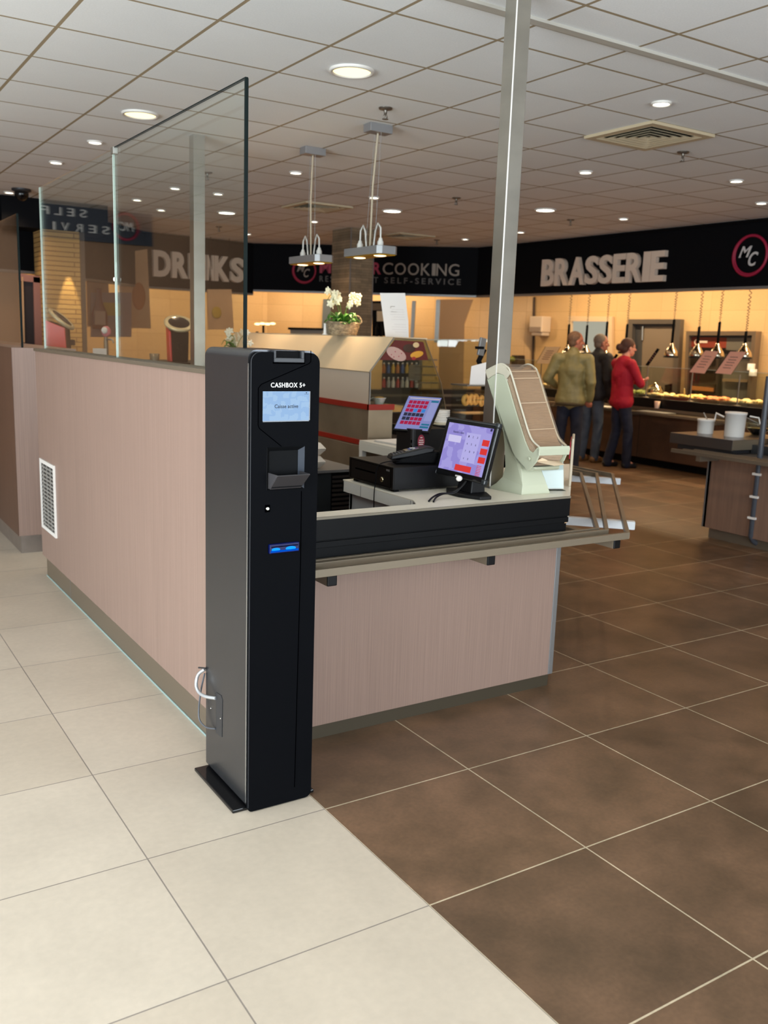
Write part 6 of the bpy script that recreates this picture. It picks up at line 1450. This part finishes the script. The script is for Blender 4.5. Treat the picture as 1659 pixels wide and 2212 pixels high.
base = dict(head=(0, .02, 1.63), neck=(0, -.01, 1.50), chest=(0, -.01, 1.28), waist=(0, 0, 1.08), hip=(0, 0, .94), shL=(-.185, -.01, 1.41), shR=(.185, -.01, 1.41),
            elL=(-.245, -.05, 1.13), elR=(.245, -.05, 1.13), wrL=(-.25, .03, .88), wrR=(.25, .03, .88), knL=(-.10, .02, .50), knR=(.10, .02, .50), anL=(-.11, -.02, .09), anR=(.11, -.02, .09), headturn=(0,))
olive = mat('olive_nylon', (140, 130, 84), .5, var=.12, vscale=6); denim_d = mat('dark_denim', (22, 28, 48), .8, var=.3, vscale=8)
J1 = dict(base); J1.update(headturn=(-62,), elL=(-.30, -.03, 1.16), wrL=(-.20, .16, 1.06), wrR=(.235, .06, .90), head=(.02, .03, 1.625))
p1 = px(1224, 1000, Z=0)
person('man in an olive green bomber jacket and dark jeans, seen from behind', (6.66, 5.86, 0), math.radians(-50), .975, J1, olive, denim_d, mat('brown_shoe', (96, 66, 40), .6), (130, 96, 70), skin=(206, 128, 100), jlen=.06)
J2 = dict(base); J2.update(headturn=(-32,), head=(.0, .10, 1.60), neck=(0, .05, 1.48), chest=(0, .02, 1.27))
person('man in a dark jacket and faded blue jeans, half hidden behind the olive jacket', (7.62, 6.42, 0), math.radians(-80), .985, J2, mat('dark_jacket', (22, 20, 24), .7), mat('faded_denim', (66, 76, 92), .8, var=.25, vscale=8), mat('tan_shoe', (120, 86, 50), .6), (120, 104, 90), skin=(176, 116, 96), jlen=.05)
J3 = dict(base); J3.update(headturn=(-8,), head=(0, .045, 1.62), neck=(0, .0, 1.49), elL=(-.235, .13, 1.15), elR=(.235, .13, 1.15), wrL=(.05, .25, 1.19), wrR=(-.06, .29, 1.15), anL=(-.09, -.08, .08), anR=(.10, .10, .08), knL=(-.09, .02, .50), knR=(.10, .08, .50))
person('woman in a red sweater with crossed arms, glasses and hair bun', (7.56, 5.86, 0), math.radians(-104), .945, J3, mat('red_sweater', (168, 6, 40), .75, var=.08, vscale=6), mat('navy_denim', (16, 22, 46), .8, var=.25, vscale=8), mat('black_shoe', (16, 14, 16), .4), (74, 42, 30), 'bun', (216, 150, 126), True, True, jlen=.06)

# unseen warm strip lamps added behind the fascia to brighten the serving areas
def strip(x, y, w, e, label, rz=0, power=60, tilt=0):
    t = thing('ceiling_strip_lamp', label, 'ceiling light', (x, y, CZ-.06), rz, 'strip lamps behind the fascia')
    part('housing', MB().box(-w/2, w/2, -.08, .08, 0.01, .06), M_rim, t, local=True); part('diffuser', MB().box(-w/2+.02, w/2-.02, -.06, .06, 0, .012), emis('strip_glow', (255, 214, 160), 4), t, local=True)
    d = bpy.data.lights.new('strip_light', 'AREA'); d.shape = 'RECTANGLE'; d.size = w; d.size_y = .12; d.energy = power; d.color = (1, .74, .44)
    o = bpy.data.objects.new('strip_light', d); COL.objects.link(o); o.parent = t; o.location = (0, 0, -.01)
for k, y in enumerate((2.2, 4.2, 6.2, 8.2)): strip(8.75, y, 1.5, 1, ['strip lamp behind the round logo end of the fascia', 'strip lamp over the kitchen hatch', 'strip lamp over the grey door', 'strip lamp over the towel dispenser'][k], PI/2, 50)
for k, (x, y) in enumerate(((7.4, 11.1), (6.2, 12.2))): strip(x, y, 1.5, 1, ['strip lamp behind the MASTERCOOKING fascia, right half', 'strip lamp behind the MASTERCOOKING fascia, left half'][k], math.radians(135), 40)
for k, (x, y) in enumerate(((3.9, 12.3), (2.6, 11.9))): strip(x, y, 1.2, 1, ['strip lamp behind the letters DRINKS', 'strip lamp above the menu posters'][k], 0, 22)
